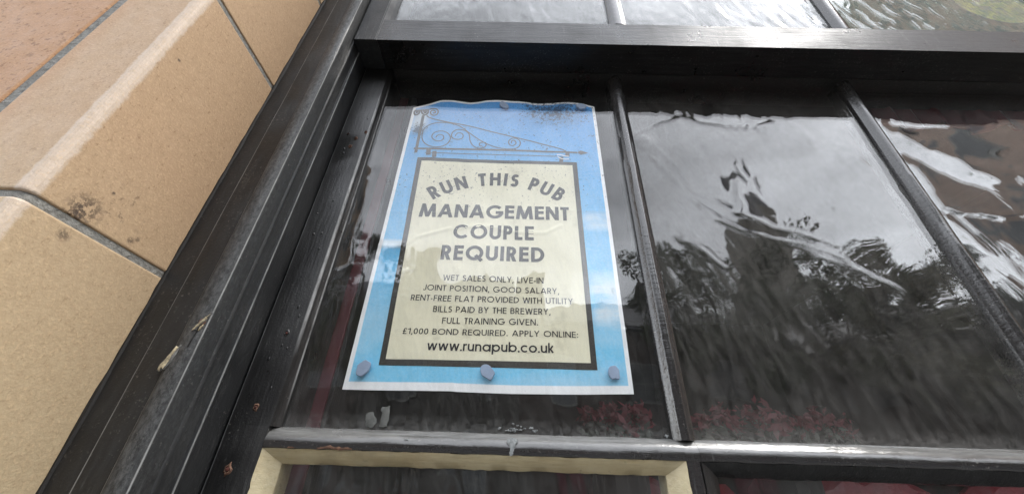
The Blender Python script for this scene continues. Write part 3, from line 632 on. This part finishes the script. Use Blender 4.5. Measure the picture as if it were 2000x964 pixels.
# lettering: single-stroke geometric capitals drawn as ribbons
def arc(cx, cy, rx, ry, a0, a1, n=None):
    n = n or max(6, int(abs(a1-a0)/10))
    return [(cx+rx*math.cos(math.radians(a0+(a1-a0)*i/n)), cy+ry*math.sin(math.radians(a0+(a1-a0)*i/n))) for i in range(n+1)]
def glyph(ch, w):
    """-> advance width, list of strokes: ('D', x0,y0,x1,y1) cut level top and bottom; ('R', points) ribbon"""
    h = w/2
    V = lambda x, y0=0., y1=1.: ('D', x, y0, x, y1)
    H = lambda x0, x1, y: ('R', [(x0, y), (x1, y)])
    Dg = lambda *a: ('D',)+a
    A = lambda *a: ('R', arc(*a))
    if ch == ' ': return .30, []
    if ch == 'I': return w, [V(h)]
    if ch == 'H': return .68, [V(h), V(.68-h), H(h, .68-h, .53)]
    if ch == 'E': return .53, [V(h), H(h, .53, 1-h), H(h, .51, .53), H(h, .53, h)]
    if ch == 'F': return .50, [V(h), H(h, .50, 1-h), H(h, .48, .53)]
    if ch == 'L': return .46, [V(h), H(h, .46, h)]
    if ch == 'T': return .50, [V(.25), H(0, .50, 1-h)]
    if ch == 'N': return .74, [V(h), V(.74-h), Dg(h*1.1, 1, .74-h*1.1, 0)]
    if ch == 'M': return .98, [Dg(h, 0, .20, 1), Dg(.20, 1, .49, .02), Dg(.49, .02, .78, 1), Dg(.98-h, 0, .78, 1)]
    if ch == 'A': return .86, [Dg(h*1.05, 0, .43-h*.1, 1), Dg(.86-h*1.05, 0, .43+h*.1, 1), H(.20, .66, .27+h*.3)]
    if ch == 'V': return .78, [Dg(h*1.05, 1, .39-h*.1, 0), Dg(.78-h*1.05, 1, .39+h*.1, 0)]
    if ch == 'Y': return .70, [Dg(h*1.1, 1, .35, .42), Dg(.70-h*1.1, 1, .35, .42), V(.35, 0, .48)]
    if ch == 'W': return 1.06, [Dg(h, 1, .28, 0), Dg(.28, 0, .53, .98), Dg(.53, .98, .78, 0), Dg(1.06-h, 1, .78, 0)]
    if ch == 'C': return .88, [A(.5, .5, .5-h, .5-h, 42, 318)]
    if ch == 'G': return .98, [A(.5, .5, .5-h, .5-h, 42, 352), H(.55, .985, .44)]
    if ch == 'O': return 1.0, [A(.5, .5, .5-h, .5-h, 0, 360, 44)]
    if ch == 'Q': return 1.0, [A(.5, .5, .5-h, .5-h, 0, 360, 44), ('R', [(.56, .34), (.93, -.03)])]
    if ch == 'D': return .74, [V(h), H(h, .28, 1-h), H(h, .28, h), A(.28, .5, .46-h, .5-h, -90, 90, 18)]
    if ch == 'P':
        r = (1-h-.46)/2; return .54, [V(h), H(h, .27, 1-h), H(h, .27, .46), A(.27, .46+r, .27-h, r, -90, 90, 12)]
    if ch == 'R':
        r = (1-h-.46)/2; return .58, [V(h), H(h, .27, 1-h), H(h, .30, .46), A(.27, .46+r, .27-h, r, -90, 90, 12), Dg(.28, .46, .58-h*1.2, 0)]
    if ch == 'B':
        r = (1-h-.54)/2; q = (.54-h)/2; return .58, [V(h), H(h, .27, 1-h), H(h, .30, .54), H(h, .30, h), A(.27, .54+r, .26-h, r, -90, 90, 12), A(.30, h+q, .28-h, q, -90, 90, 12)]
    if ch == 'U': return .68, [V(h, .335), V(.68-h, .335), A(.34, .34, .34-h, .34-h, 180, 360, 18)]
    if ch == 'J': return .42, [V(.42-h, .215), A(.42-h-.19, .22, .19, .22-h, 0, -150, 12)]
    if ch == 'S':
        r = (1-h-.53)/2; q = (.53-h)/2
        return .52, [('R', arc(.265, .53+r, .235-h*.9, r, 28, 268, 16)+arc(.265, .53-q, .26-h, q, 88, -150, 16))]
    if ch == '1': return .34, [V(.34-h), ('R', [(.0, .80), (.34-h, 1-h*1.1)])]
    if ch == '0': return .56, [A(.28, .5, .28-h, .5-h, 0, 360, 36)]
    if ch == '£': return .56, [H(.02, .54, h), H(.0, .42, .48), ('R', [(.10, h), (.18, .25), (.17, .55)]+arc(.33, .72, .17, .28-h, 180, 20, 12))]
    if ch == '.': return .16, [('D', .08, 0, .08, .16)]
    if ch == ':': return .16, [('D', .08, 0, .08, .16), ('D', .08, .52, .08, .68)]
    if ch == ',': return .16, [('R', [(.12, .14), (.03, -.16)])]
    if ch == '-': return .30, [H(.02, .28, .36)]
    X = .74                                                # lower case, drawn to the cap height of 1
    if ch == 'w': return .92, [Dg(h, X, .25, 0), Dg(.25, 0, .46, X), Dg(.46, X, .67, 0), Dg(.92-h, X, .67, 0)]
    if ch == 'r': return .34, [V(h, 0, X), ('R', arc(.28, X-.24, .28-h, .24-h, 170, 70, 8))]
    if ch == 'u': return .58, [V(h, .28, X), V(.58-h, 0, X), A(.29, .29, .29-h, .29-h, 180, 360, 14)]
    if ch == 'n': return .58, [V(h, 0, X), V(.58-h, 0, X-.28), A(.29, X-.29, .29-h, .29-h, 180, 0, 14)]
    if ch == 'a': return .76, [A(.37, .37, .37-h, .37-h, 0, 360, 30), V(.76-h, 0, X)]
    if ch == 'p': return .76, [A(.39, .37, .37-h, .37-h, 0, 360, 30), V(h, -.28, X)]
    if ch == 'b': return .76, [A(.39, .37, .37-h, .37-h, 0, 360, 30), V(h, 0, 1.02)]
    if ch == 'o': return .74, [A(.37, .37, .37-h, .37-h, 0, 360, 30)]
    if ch == 'c': return .66, [A(.37, .37, .37-h, .37-h, 45, 315)]
    if ch == 'k': return .52, [V(h, 0, 1.02), ('R', [(w, .30), (.50-h, X-.01)]), ('R', [(.20, .38), (.52-h, .01)])]
    raise KeyError(ch)
def ribbon(m, pts, w, mp, lay):
    n = len(pts); L_, R_ = [], []
    closed = n > 3 and math.hypot(pts[0][0]-pts[-1][0], pts[0][1]-pts[-1][1]) < 1e-6
    for i, p in enumerate(pts):
        a = pts[i-1] if i else (pts[-2] if closed else p); b = pts[i+1] if i < n-1 else (pts[1] if closed else p)
        dx, dy = b[0]-a[0], b[1]-a[1]; l = math.hypot(dx, dy) or 1; nx, ny = -dy/l*w/2, dx/l*w/2
        L_.append((p[0]+nx, p[1]+ny)); R_.append((p[0]-nx, p[1]-ny))
    vs = []
    for a, b in zip(L_, R_):
        for q in (a, b):
            x, z = mp(*q); vs.append((x, PY(x, z)-lay, z))
    m.add(vs, [(2*i, 2*i+1, 2*i+3, 2*i+2) for i in range(n-1)])
def subdiv(p, q, n): return [(p[0]+(q[0]-p[0])*i/n, p[1]+(q[1]-p[1])*i/n) for i in range(n+1)]
def stroke(m, s, w, mp, lay):
    if s[0] == 'R':
        p = s[1]
        if len(p) == 2: p = subdiv(p[0], p[1], 5)
        ribbon(m, p, w, mp, lay); return
    _, x0, y0, x1, y1 = s; dx, dy = x1-x0, y1-y0; hw = w/2*math.hypot(dx, dy)/abs(dy) if abs(dy) > 1e-6 else w/2
    hw = min(hw, w*.95) if abs(dx) > 1e-6 else (w/2 if not (abs(y1-y0) < .17) else .08)
    vs = []; n = 6
    for i in range(n+1):
        cx, cy = x0+dx*i/n, y0+dy*i/n
        for q in ((cx-hw, cy), (cx+hw, cy)):
            x, z = mp(*q); vs.append((x, PY(x, z)-lay, z))
    m.add(vs, [(2*i, 2*i+1, 2*i+3, 2*i+2) for i in range(n)])
def layout(text, w, track):
    x = 0; out = []
    for c in text:
        a, st = glyph(c, w); out.append((x, a, st)); x += a+track
    return x-track, out
def text_line(text, l, r, cap, w, track, mat='print_ink'):
    tot, gl = layout(text, w, track); sx = (r[0]-l[0])/tot; m = MB(); k = 0
    for gx, a, st in gl:
        for s in st:
            mp = lambda x, y, gx=gx: (l[0]+(gx+x)*sx, l[1]+(r[1]-l[1])*(gx+x)/tot+y*cap)
            stroke(m, s, w, mp, 3*LAY+.00002*(k % 12)); k += 1
    return m.build('lettering', mat, poster)
text_line('MANAGEMENT', (-.1311, .2918), (.0704, .2918), .0219, .205, .10)
text_line('COUPLE', (-.0818, .2587), (.0228, .2587), .0218, .205, .14)
text_line('REQUIRED', (-.0937, .2273), (.0358, .2272), .0211, .205, .14)
for tx, l, r, cap in [('WET SALES ONLY, LIVE-IN', (-.08697, .19874), (.03416, .19766), .00780), ('JOINT POSITION, GOOD SALARY,', (-.10841, .18515), (.0522, .18438), .0075),
                      ('RENT-FREE FLAT PROVIDED WITH UTILITY', (-.12113, .17173), (.06793, .17195), .00734), ('BILLS PAID BY THE BREWERY,', (-.09335, .1584), (.04141, .15844), .00734),
                      ('FULL TRAINING GIVEN.', (-.08123, .14475), (.02706, .14568), .0072), ('£1,000 BOND REQUIRED. APPLY ONLINE:', (-.12345, .13172), (.07139, .13274), .00675)]:
    text_line(tx, l, r, cap, .135, .13)
text_line('www.runapub.co.uk', (-.09386, .11423), (.04403, .11491), .01076, .155, .09)
# arched heading: a circle through the three measured points of its baseline
def circle(a, b, c):
    ax, ay, bx, by, cx, cy = *a, *b, *c
    d = 2*(ax*(by-cy)+bx*(cy-ay)+cx*(ay-by))
    ux_ = ((ax*ax+ay*ay)*(by-cy)+(bx*bx+by*by)*(cy-ay)+(cx*cx+cy*cy)*(ay-by))/d
    uy_ = ((ax*ax+ay*ay)*(cx-bx)+(bx*bx+by*by)*(ax-cx)+(cx*cx+cy*cy)*(bx-ax))/d
    return ux_, uy_, math.hypot(ax-ux_, ay-uy_)
PA, PB, PC = (-.1153, .3206), (-.0327, .3489), (.0571, .3223)
ccx, ccz, cr_ = circle(PA, PB, PC)
a0 = math.atan2(PA[1]-ccz, PA[0]-ccx); a1 = math.atan2(PC[1]-ccz, PC[0]-ccx)
tot, gl = layout('RUN THIS PUB', .21, .17); cap = .0238; m = MB(); k = 0
for gx, a, st in gl:
    am = a0+(a1-a0)*(gx+a/2)/tot; sx = abs(a1-a0)*cr_/tot
    bx, bz = ccx+cr_*math.cos(am), ccz+cr_*math.sin(am); tx_, tz_ = math.sin(am), -math.cos(am)
    for s in st:
        mp = lambda x, y, bx=bx, bz=bz, am=am, a=a: (bx+tx_*(x-a/2)*sx+math.cos(am)*y*cap, bz+tz_*(x-a/2)*sx+math.sin(am)*y*cap)
        stroke(m, s, .21, mp, 3*LAY+.00002*(k % 12)); k += 1
m.build('lettering', 'print_ink', poster)
# the wrought bracket printed above the panel
S = {
 'post': [(-.15578, .49453), (-.1543, .41027)], 'bar': [(-.15862, .41888), (-.09694, .41953), (-.02515, .4205), (.02421, .41927), (.07338, .4182), (.08845, .41822)],
 'thin': [(-.13995, .41033), (-.09593, .41029), (-.02473, .41036), (.05742, .40916)], 'diag': [(-.15, .49395), (-.14244, .48802), (-.11365, .47907), (-.08245, .47185), (-.0266, .45499), (.05806, .42717), (.07334, .41742)],
 'scroll1': [(-.12817, .44346), (-.12678, .44777), (-.12212, .45007), (-.11731, .44737), (-.11611, .44173), (-.11941, .4367), (-.12517, .43581), (-.13151, .43911), (-.13486, .44537), (-.13339, .45258), (-.12802, .4571), (-.12016, .45809), (-.11167, .45402), (-.1063, .44631), (-.10582, .43784), (-.1097, .42937), (-.11685, .42432), (-.12631, .42265), (-.13635, .42506), (-.14523, .43236), (-.14989, .44345), (-.15063, .45781), (-.14668, .46824), (-.13757, .47526), (-.12576, .47821), (-.11347, .47757), (-.09764, .47209), (-.08678, .46431), (-.07582, .45375), (-.06202, .44209), (-.04865, .43274), (-.03469, .42632), (-.0253, .42398), (-.01401, .42324), (-.00392, .42467), (.00107, .4293), (.00267, .4358), (.00085, .44227), (-.00439, .44621), (-.01013, .44602), (-.0146, .44176), (-.01533, .43602), (-.01256, .43127), (-.00801, .43061), (-.00414, .43477), (-.00482, .43963), (-.0083, .44197), (-.01109, .43942), (-.01098, .43536)],
 'scroll2': [(-.09842, .44656), (-.09706, .45234), (-.09282, .45464), (-.08814, .45263), (-.0863, .44696), (-.08808, .44194), (-.09328, .43994), (-.09928, .44087), (-.10368, .44497), (-.10448, .45209), (-.10215, .45795), (-.09756, .46175), (-.09159, .46224), (-.08436, .46), (-.07886, .45438), (-.07625, .44729), (-.07502, .43885), (-.07138, .43062), (-.06555, .42463), (-.05768, .42284), (-.05203, .42507), (-.04949, .43064), (-.05073, .43476), (-.05472, .43602), (-.05901, .43449), (-.06021, .43098), (-.05851, .4276), (-.05512, .42771)],
 'finial': [(-.14794, .50818), (-.14359, .51072), (-.13722, .51013), (-.13284, .50471), (-.13345, .49762), (-.13822, .49465), (-.14387, .49805), (-.14477, .50431), (-.14095, .50682), (-.13677, .503), (-.13841, .4998), (-.1407, .50129)],
 'fbar': [(-.1725, .50664), (-.14841, .50784)], 'lobe1': [(-.1720, .50565), (-.17102, .49864), (-.16778, .49522), (-.16372, .49895), (-.1633, .50607)], 'lobe2': [(-.1607, .50616), (-.15804, .49914), (-.15301, .4954), (-.14926, .49944), (-.14875, .50656)],
 'clip1': [(-.13584, .41826), (-.13447, .4056)], 'clip2': [(-.12623, .41359), (-.1251, .40129)], 'clip3': [(.0739, .41744), (.07346, .40891)], 'clip4': [(.06456, .40785), (.06353, .39644)]}
WID = {'post': .0046, 'bar': .0036, 'fbar': .0034, 'clip1': .0068, 'clip2': .0064, 'clip3': .0062, 'clip4': .0056, 'scroll1': .0016, 'scroll2': .0016, 'diag': .0019, 'thin': .0013, 'finial': .0022, 'lobe1': .003, 'lobe2': .003}
def smooth_pl(p, n=4):
    if len(p) < 4: return [q for a, b in zip(p, p[1:]) for q in subdiv(a, b, 10)[:-1]]+[p[-1]]
    out = []
    for i in range(len(p)-1):
        a, b, c, d = p[max(i-1, 0)], p[i], p[i+1], p[min(i+2, len(p)-1)]
        for k in range(n):
            t_ = k/n
            out.append(tuple(.5*(2*b[j]+(c[j]-a[j])*t_+(2*a[j]-5*b[j]+4*c[j]-d[j])*t_**2+(3*b[j]-a[j]-3*c[j]+d[j])*t_**3) for j in (0, 1)))
    return out+[p[-1]]
m = MB(); idm = lambda x, y: (x, y)
for k, (n_, p) in enumerate(S.items()): ribbon(m, smooth_pl(p), WID[n_], idm, LAY*1.5+.00002*k)
def fan(m, pts, lay):
    cx = sum(p[0] for p in pts)/len(pts); cz = sum(p[1] for p in pts)/len(pts)
    vs = [(cx, PY(cx, cz)-lay, cz)]+[(p[0], PY(*p)-lay, p[1]) for p in pts]; n = len(pts)
    m.add(vs, [(0, 1+i, 1+(i+1) % n) for i in range(n)])
fan(m, [(.08789, .41821), (.09435, .42241), (.10514, .41767), (.09369, .41372)], LAY*1.5+.0004)
fan(m, [(-.171, .5062), (-.168, .4985), (-.1655, .4990), (-.164, .5062)], LAY*1.5+.0004); fan(m, [(-.159, .5062), (-.155, .4985), (-.1515, .4985), (-.1495, .5070)], LAY*1.5+.00045)
m.build('printed_bracket', 'print_grey', poster)
m = MB()
for k, p in enumerate([[(.0581, .4115), (.0631, .4116), (.0696, .4095), (.0751, .4089)], [(.0590, .4077), (.0639, .4040), (.0704, .4027), (.0754, .4036)]]): ribbon(m, smooth_pl(p, 6), .0016, idm, LAY*1.5+.0006+.00003*k)
m.build('printed_highlight', 'print_white', poster)

# lumps of putty holding the sheet to the glass
def putty(x, z, rx, rz, label, seed, tail=0.):
    rr = random.Random(seed); m = MB(); n = 22; R = []
    ph = [rr.uniform(-.11, .11) for _ in range(6)]
    for s, y in ((.85, .0050), (1.0, .0035), (1.02, .0016), (1.0, .0006), (.95, -.0001+.0003), (.3, .0002)):
        ring = []
        for i in range(n):
            a = 2*math.pi*i/n; q = 1+sum(ph[k]*math.cos((k+1)*a+k) for k in range(6))*.6
            ring.append((x+rx*s*q*math.cos(a)+tail*math.sin(a)*rx, y, z+rz*s*q*math.sin(a)))
        R.append(ring)
    m.loft(R); return tag(m.build('putty_blob', 'putty', None, smooth=True), label, 'adhesive putty', 'putty blobs holding the poster')
putty(-.0250, .5185, .0066, .0088, 'grey putty blob on the top edge of the poster near its middle', 1, -.5)
putty(.1010, .5200, .0078, .0068, 'grey putty blob at the top right corner of the poster', 2)
putty(-.1560, .0925, .0066, .0082, 'oval blue grey putty blob at the bottom left corner of the poster', 3, .25)
putty(-.0262, .0925, .0072, .0072, 'lopsided blue grey putty blob under the printed web address', 4, -.4)
putty(.1055, .0955, .0058, .0072, 'smooth rounded putty blob at the bottom right corner of the poster', 5)

# torn paper scraps left on the glass below the poster
def scrap(pts, label, seed, th=.0003):
    o = flake(pts, 0.0, th, 'paper_scrap', 'paper_scrap', None, seed=seed, shrink=.94, fray=.0012); return tag(o, label, 'paper scrap', 'torn paper scraps on the glass')
scrap([(-.1290, .0562), (-.1215, .0568), (-.1195, .0560), (-.1190, .0400), (-.1225, .0365), (-.1275, .0370), (-.1278, .0470)], 'pale torn paper scrap on the glass below the poster with a ragged right edge', 70)
scrap([(-.1420, .0480), (-.1345, .0505), (-.1312, .0440), (-.1318, .0372), (-.1400, .0368), (-.1415, .0420)], 'small grey torn paper scrap beside the larger one below the poster', 71)

# stained glass disc hanging behind the upper right pane
ro = empty('stained_glass_roundel', 'yellow green stained glass roundel behind the upper right pane', 'stained glass')
def disc(name, r0, r1, mat, y0, y1, cx=.884, cz=.781):
    m = MB(); n = 48; R = []
    for r, y in ((r0, y0), (r1, y0), (r1, y1), (r0, y1)): R.append([(cx+r*math.cos(2*math.pi*i/n), y, cz+r*math.sin(2*math.pi*i/n)) for i in range(n)])
    m.loft(R+[R[0]], cap=False); return m.build(name, mat, ro, smooth=False)
t = NT('yellow_glass'); o = t.obj(); t.bsdf(t.mix(t.mr(t.noise(o, 38, 4, .6, 1.), .40, .62), c4(.62, .64, .05), c4(.22, .25, .12)), .3); M['yellow_glass'] = t.m
t = NT('grey_glass'); o = t.obj(); t.bsdf(t.mix(t.mr(t.noise(o, 60, 4, .6, 1.), .42, .60), c4(.20, .19, .15), c4(.50, .54, .07)), .3); M['grey_glass'] = t.m
disc('ring', .032, .0665, 'yellow_glass', -.0440, -.0420); disc('centre', .0005, .0315, 'grey_glass', -.0440, -.0420); disc('lead_rim', .066, .0685, 'lead', -.0455, -.0405)

# ------------------------------------------------------------------ inside the pub
def st(name, mat, *b): o = box_obj(name, mat, None, *b); o['kind'] = 'structure'; return o
st('room_floor', 'dark_room', -1.2, 3.2, .10, 4.2, -1.1, -1.0)
st('room_ceiling', 'dark_room', -1.2, 3.2, .10, 4.2, 1.75, 1.85)
st('room_back_wall', 'dark_room', -1.2, 3.2, 4.2, 4.3, -1.1, 1.85)
st('room_side_wall', 'dark_room', -1.3, -1.2, .10, 4.3, -1.1, 1.85)
st('room_side_wall', 'dark_room', 3.2, 3.3, .10, 4.3, -1.1, 1.85)
post = empty('interior_shutter', 'dark maroon painted shutter post just inside the glass left of the poster', 'shutter')
box_obj('board', 'maroon_paint', post, -.2440, -.2080, .050, .075, -.90, .627, bevel=.002)
box_obj('edge_strip', 'sash_paint', post, -.2075, -.2025, .050, .085, -.90, .627, bevel=.001)
pm = empty('interior_pelmet', 'black boxed pelmet across the inside of the window', 'pelmet')
box_obj('board', 'dark_room', pm, -.33, 1.45, .052, .30, .630, .700); box_obj('return', 'dark_room', pm, -.33, -.2455, .052, .30, -.9, .6295)
m = MB(); R = []
for k in range(61):
    x = .60+.52*k/60; yy = .048+.006*math.sin(k*1.35)+.003*math.sin(k*.6); zb = .548+.010*math.sin(k*.45)+.004*math.sin(k*1.35)
    R.append([(x, yy, .6295), (x, yy+.003, .6295), (x, yy+.004, zb), (x, yy+.001, zb)])
m.loft(R); tag(m.build('valance', 'maroon_paint', None, smooth=True), 'short dark red gathered valance inside the top of the right pane', 'curtain')
def seat(x0, x1, y, ztop, label, seed):
    r_ = empty('upholstered_bench', label, 'bench', 'red upholstered seats inside the pub'); rr = random.Random(seed)
    m = MB(); n = max(6, int((x1-x0)/.03)); R = []
    for i in range(n+1):
        x = x0+(x1-x0)*i/n; zt = ztop+.020*math.sin(x*23+seed)+.012*rr.uniform(-1, 1)
        R.append([(x, y, -.62), (x, y-.015, zt-.08), (x, y+.01, zt-.015), (x, y+.04, zt), (x, y+.08, zt-.02), (x, y+.10, -.62)])
    m.loft(R); m.build('backrest', 'maroon_cloth', r_, smooth=True)
    box_obj('seat', 'maroon_cloth', r_, x0, x1, y+.101, y+.55, -.62, -.50, bevel=.03)
    for xx in (x0+.03, x1-.07):
        for yy in (y+.02, y+.48): box_obj('leg', 'dark_room', r_, xx, xx+.04, yy, yy+.04, -.999, -.6205)
seat(.16, .42, .42, .004, 'short red upholstered bench seen through the cream edged lower pane', 3)
seat(.47, 1.25, .40, .012, 'long red upholstered bench seen through the lower right pane', 5)
leaf_mat('leaf_red', (.15, .005, .016), (.035, .003, .007)); leaf_mat('leaf_inside', (.03, .045, .03), (.05, .06, .045))
def plant(x, y, blobs, label, seed):
    """red leaved plant in a dark pot on the inside sill, its base out of sight behind the glazing bar"""
    rr = random.Random(seed); p = empty('red_plant', label, 'plant', 'red leaved plants inside the window'); p.location = (x, y, -.12)
    m = MB(); R = []
    for rad, z in ((.030, -.13), (.034, -.13), (.040, .145), (.042, .148), (.036, .144)): R.append([(rad*math.cos(i*.3927), rad*math.sin(i*.3927), z) for i in range(16)])
    m.loft(R); m.build('pot', 'dark_room', p)
    st_ = MB(); lf = MB(); gr_ = MB()
    for bx, bz, br in blobs:
        st_.loft([[((.35+.65*q)*(bx-x)*(1 if abs(bx-x) > .03 else 1)+.0012*math.cos(i*1.05), .0012*math.sin(i*1.05), (.14 if 0 else .140)+q*max(.01, bz-.02)) for i in range(6)] for q in (0, .5, 1)])
        for tgt, cnt, dz in ((lf, 46, 0), (gr_, 16, -.022)):
            for _ in range(cnt):
                c = Vector((bx-x+rr.gauss(0, br*.55), rr.gauss(0, br*.5), bz+.12+dz+rr.gauss(0, br*.34))); l_ = rr.uniform(.003, .0105)
                a_ = Vector((rr.gauss(0, 1), rr.gauss(0, .6), rr.gauss(0, .7))).normalized(); b_ = a_.cross(Vector((rr.gauss(0, .4), 1, rr.gauss(0, .6)))).normalized()
                tgt.add([c-a_*l_, c+b_*l_*.42, c+a_*l_*1.1, c-b_*l_*.42], [(0, 1, 2, 3)])
    st_.build('stem', 'bark', p); lf.build('red_leaf_cluster', 'leaf_red', p); gr_.build('green_leaf_cluster', 'leaf_inside', p)
plant(.155, .22, [(.120, .083, .016), (.148, .088, .018), (.162, .076, .02), (.186, .092, .018), (.196, .078, .014), (.176, .066, .014)], 'red leaved plant seen through the glass below the poster', 3)
plant(.405, .24, [(.298, .082, .014), (.326, .094, .018), (.345, .080, .018), (.385, .100, .026), (.420, .088, .026), (.452, .082, .024), (.485, .093, .020), (.515, .082, .016), (.40, .076, .022)], 'wide red leaved plant seen through the middle pane', 4)
sh = box_obj('inner_sill', 'dark_room', None, -.24, 1.28, .06, .34, -.30, -.2505); tag(sh, 'dark interior window sill below the bottom panes', 'window sill')
# ------------------------------------------------------------------ across the street (seen mirrored in the glass)
def house(x0, x1, y, eave, ridge, mat, label, nwin=2):
    h = empty('terraced_house', label, 'house', 'houses across the street')
    g = GROUND; yb = y-8
    m = MB(); m.box(x0, x1, yb, y, g-.1, g+eave); m.build('wall', mat, h)
    ym = (y+yb)/2; ov = .25
    m = MB(); m.add([(x0, y+ov, g+eave), (x1, y+ov, g+eave), (x1, ym, g+ridge), (x0, ym, g+ridge), (x0, yb-ov, g+eave), (x1, yb-ov, g+eave),
                     (x0, y+ov, g+eave+.15), (x1, y+ov, g+eave+.15), (x1, ym, g+ridge+.15), (x0, ym, g+ridge+.15), (x0, yb-ov, g+eave+.15), (x1, yb-ov, g+eave+.15)],
                    [(6, 7, 8, 9), (9, 8, 11, 10), (0, 3, 2, 1), (3, 4, 5, 2), (0, 1, 7, 6), (4, 10, 11, 5), (0, 6, 9, 3), (3, 9, 10, 4), (1, 2, 8, 7), (2, 5, 11, 8)])
    r = m.build('roof', 'slate', h)
    cx = x0+.7; m = MB(); m.box(cx-.45, cx+.45, ym-.35, ym+.35, g+ridge-.6, g+ridge+1.1)
    c = m.build('chimney', mat, r)
    w = (x1-x0)/nwin
    for fl in range(int(eave//2.8)):
        for k in range(nwin):
            wx = x0+w*(k+.5); z0 = g+.9+fl*2.8
            if fl == 0 and k == 0:
                d_ = box_obj('door', 'maroon_paint', h, wx-.45, wx+.45, y-.05, y+.04, g, g+2.05); continue
            f = box_obj('window', 'white_wood', h, wx-.55, wx+.55, y-.05, y+.05, z0, z0+1.5)
            m = MB()
            for a in (0, 1): m.box(wx-.48+a*.5, wx-.02+a*.5, y+.052, y+.06, z0+.06, z0+.72); m.box(wx-.48+a*.5, wx-.02+a*.5, y+.052, y+.06, z0+.78, z0+1.44)
            m.build('pane', 'lead', f)
xs = [-16, -10.5, -5.2, .3, 6.0, 11.4, 16.8, 24.0]
kinds = ['grey_brick', 'dull_brick', 'grey_brick', 'dull_brick', 'grey_brick', 'dull_brick', 'grey_brick']
words = ['leftmost grey brick terraced house across the street', 'brown brick terraced house second from the left across the street', 'tall grey brick terraced house facing the poster', 'brown brick terraced house just right of the poster view', 'grey brick terraced house below the church spire', 'brown brick terraced house right of the olive tree in the row', 'grey brick house at the right end of the row behind the tall building']
hts = [(6.2, 9.0), (6.6, 9.6), (7.0, 10.2), (6.4, 9.2), (6.2, 8.8), (5.8, 8.2), (6.4, 9.4)]
for i in range(7): house(xs[i], xs[i+1]-.01, -13-.2*(i % 2), hts[i][0], hts[i][1], kinds[i], words[i])
# tall brick block closing the street on the right
bb = empty('brick_building', 'tall brown brick building with flat parapet at the right end of the street', 'building')
m = MB(); m.box(15.2, 30, -9.5, -2.4, GROUND-.1, 18.5); m.build('wall', 'brown_brick', bb)
box_obj('parapet', 'stone_grey', bb, 15.0, 30.2, -9.7, -2.2, 18.501, 19.0)
for fl in range(6):
    for k in range(3):
        y0 = -8.7+k*2.2; f = box_obj('window', 'white_wood', bb, 15.16, 15.26, y0, y0+1.0, .2+fl*3, 1.8+fl*3); box_obj('pane', 'lead', f, 15.14, 15.158, y0+.08, y0+.92, .3+fl*3, 1.7+fl*3)
# church with a spire, further off
ch = empty('church', 'grey stone church tower with a pointed slate spire', 'church')
CX, CY = 36.5, -47.5
m = MB(); m.box(CX-2.4, CX+2.4, CY-2.4, CY+2.4, GROUND, 35); m.build('tower', 'stone_grey', ch, bevel=.1)
m = MB(); m.add([(CX+2.5*math.cos(i*math.pi/4+.39), CY+2.5*math.sin(i*math.pi/4+.39), 35.0) for i in range(8)]+[(CX, CY, 48.5)], [(i, (i+1) % 8, 8) for i in range(8)]+[tuple(range(7, -1, -1))]); m.build('spire', 'slate', ch)
box_obj('nave', 'stone_grey', ch, CX-20, CX-2.5, CY-5, CY+5, GROUND, 12)
# trees
def tree(x, y, h, r, mat, label, seed):
    rr = random.Random(seed); tr = empty('broadleaf_tree', label, 'tree', 'trees across the street'); tr.location = (x, y, GROUND-.12)
    m = MB()
    def limb(p, q, r0, r1):
        d_ = Vector(q)-Vector(p); ax = d_.orthogonal().normalized(); bx = d_.cross(ax).normalized(); R = []
        for f in (0, .33, .66, 1):
            c = Vector(p)+d_*f; q_ = r0+(r1-r0)*f; R.append([tuple(c+ax*q_*math.cos(a*.7854)+bx*q_*math.sin(a*.7854)) for a in range(8)])
        m.loft(R)
    limb((0, 0, 0), (0, 0, h*.55), .22, .14); ends = []
    for k in range(9):
        a = rr.uniform(0, 6.28); e = (math.cos(a)*r*rr.uniform(.4, .9), math.sin(a)*r*rr.uniform(.4, .9), h*rr.uniform(.55, .95)); ends.append(e)
        limb((0, 0, h*rr.uniform(.25, .52)), e, .09, .02)
    m.build('trunk', 'bark', tr, smooth=True)
    m = MB()
    cl_ = ends+[(rr.gauss(0, r*.45), rr.gauss(0, r*.45), h*rr.uniform(.45, 1.)) for _ in range(22)]
    for c in cl_:
        cr2 = r*rr.uniform(.22, .42)
        for _ in range(330):
            v = Vector((rr.gauss(0, 1), rr.gauss(0, 1), rr.gauss(0, .8))); v = v.normalized()*cr2*rr.random()**.4
            p = Vector(c)+v; s = rr.uniform(.035, .085); a_ = Vector((rr.gauss(0, 1), rr.gauss(0, 1), rr.gauss(0, 1))).normalized(); b_ = a_.orthogonal().normalized()
            m.add([p-a_*s, p+b_*s*.55, p+a_*s, p-b_*s*.55], [(0, 1, 2, 3)])
    me = bpy.data.meshes.new('crown'); me.from_pydata(m.v, [], m.f); me.materials.append(M[mat]); o = bpy.data.objects.new('crown', me); COL.objects.link(o); o.parent = tr
tree(9.0, -11.2, 9.6, 1.9, 'leaf_dark', 'dark green tree left of the spire across the street', 1)
tree(12.4, -11.4, 8.6, 1.7, 'leaf_olive', 'olive tree right of the spire across the street', 2)
tree(15.6, -11.8, 8.8, 1.7, 'leaf_dark', 'dark tree beside the tall brown brick building', 3)
tree(-4.6, -11.0, 9.0, 1.8, 'leaf_olive', 'olive tree opposite the terracotta jamb', 4)
tree(5.4, -11.0, 9.0, 1.8, 'leaf_dark', 'dark tree opposite the first glazing bar', 5)
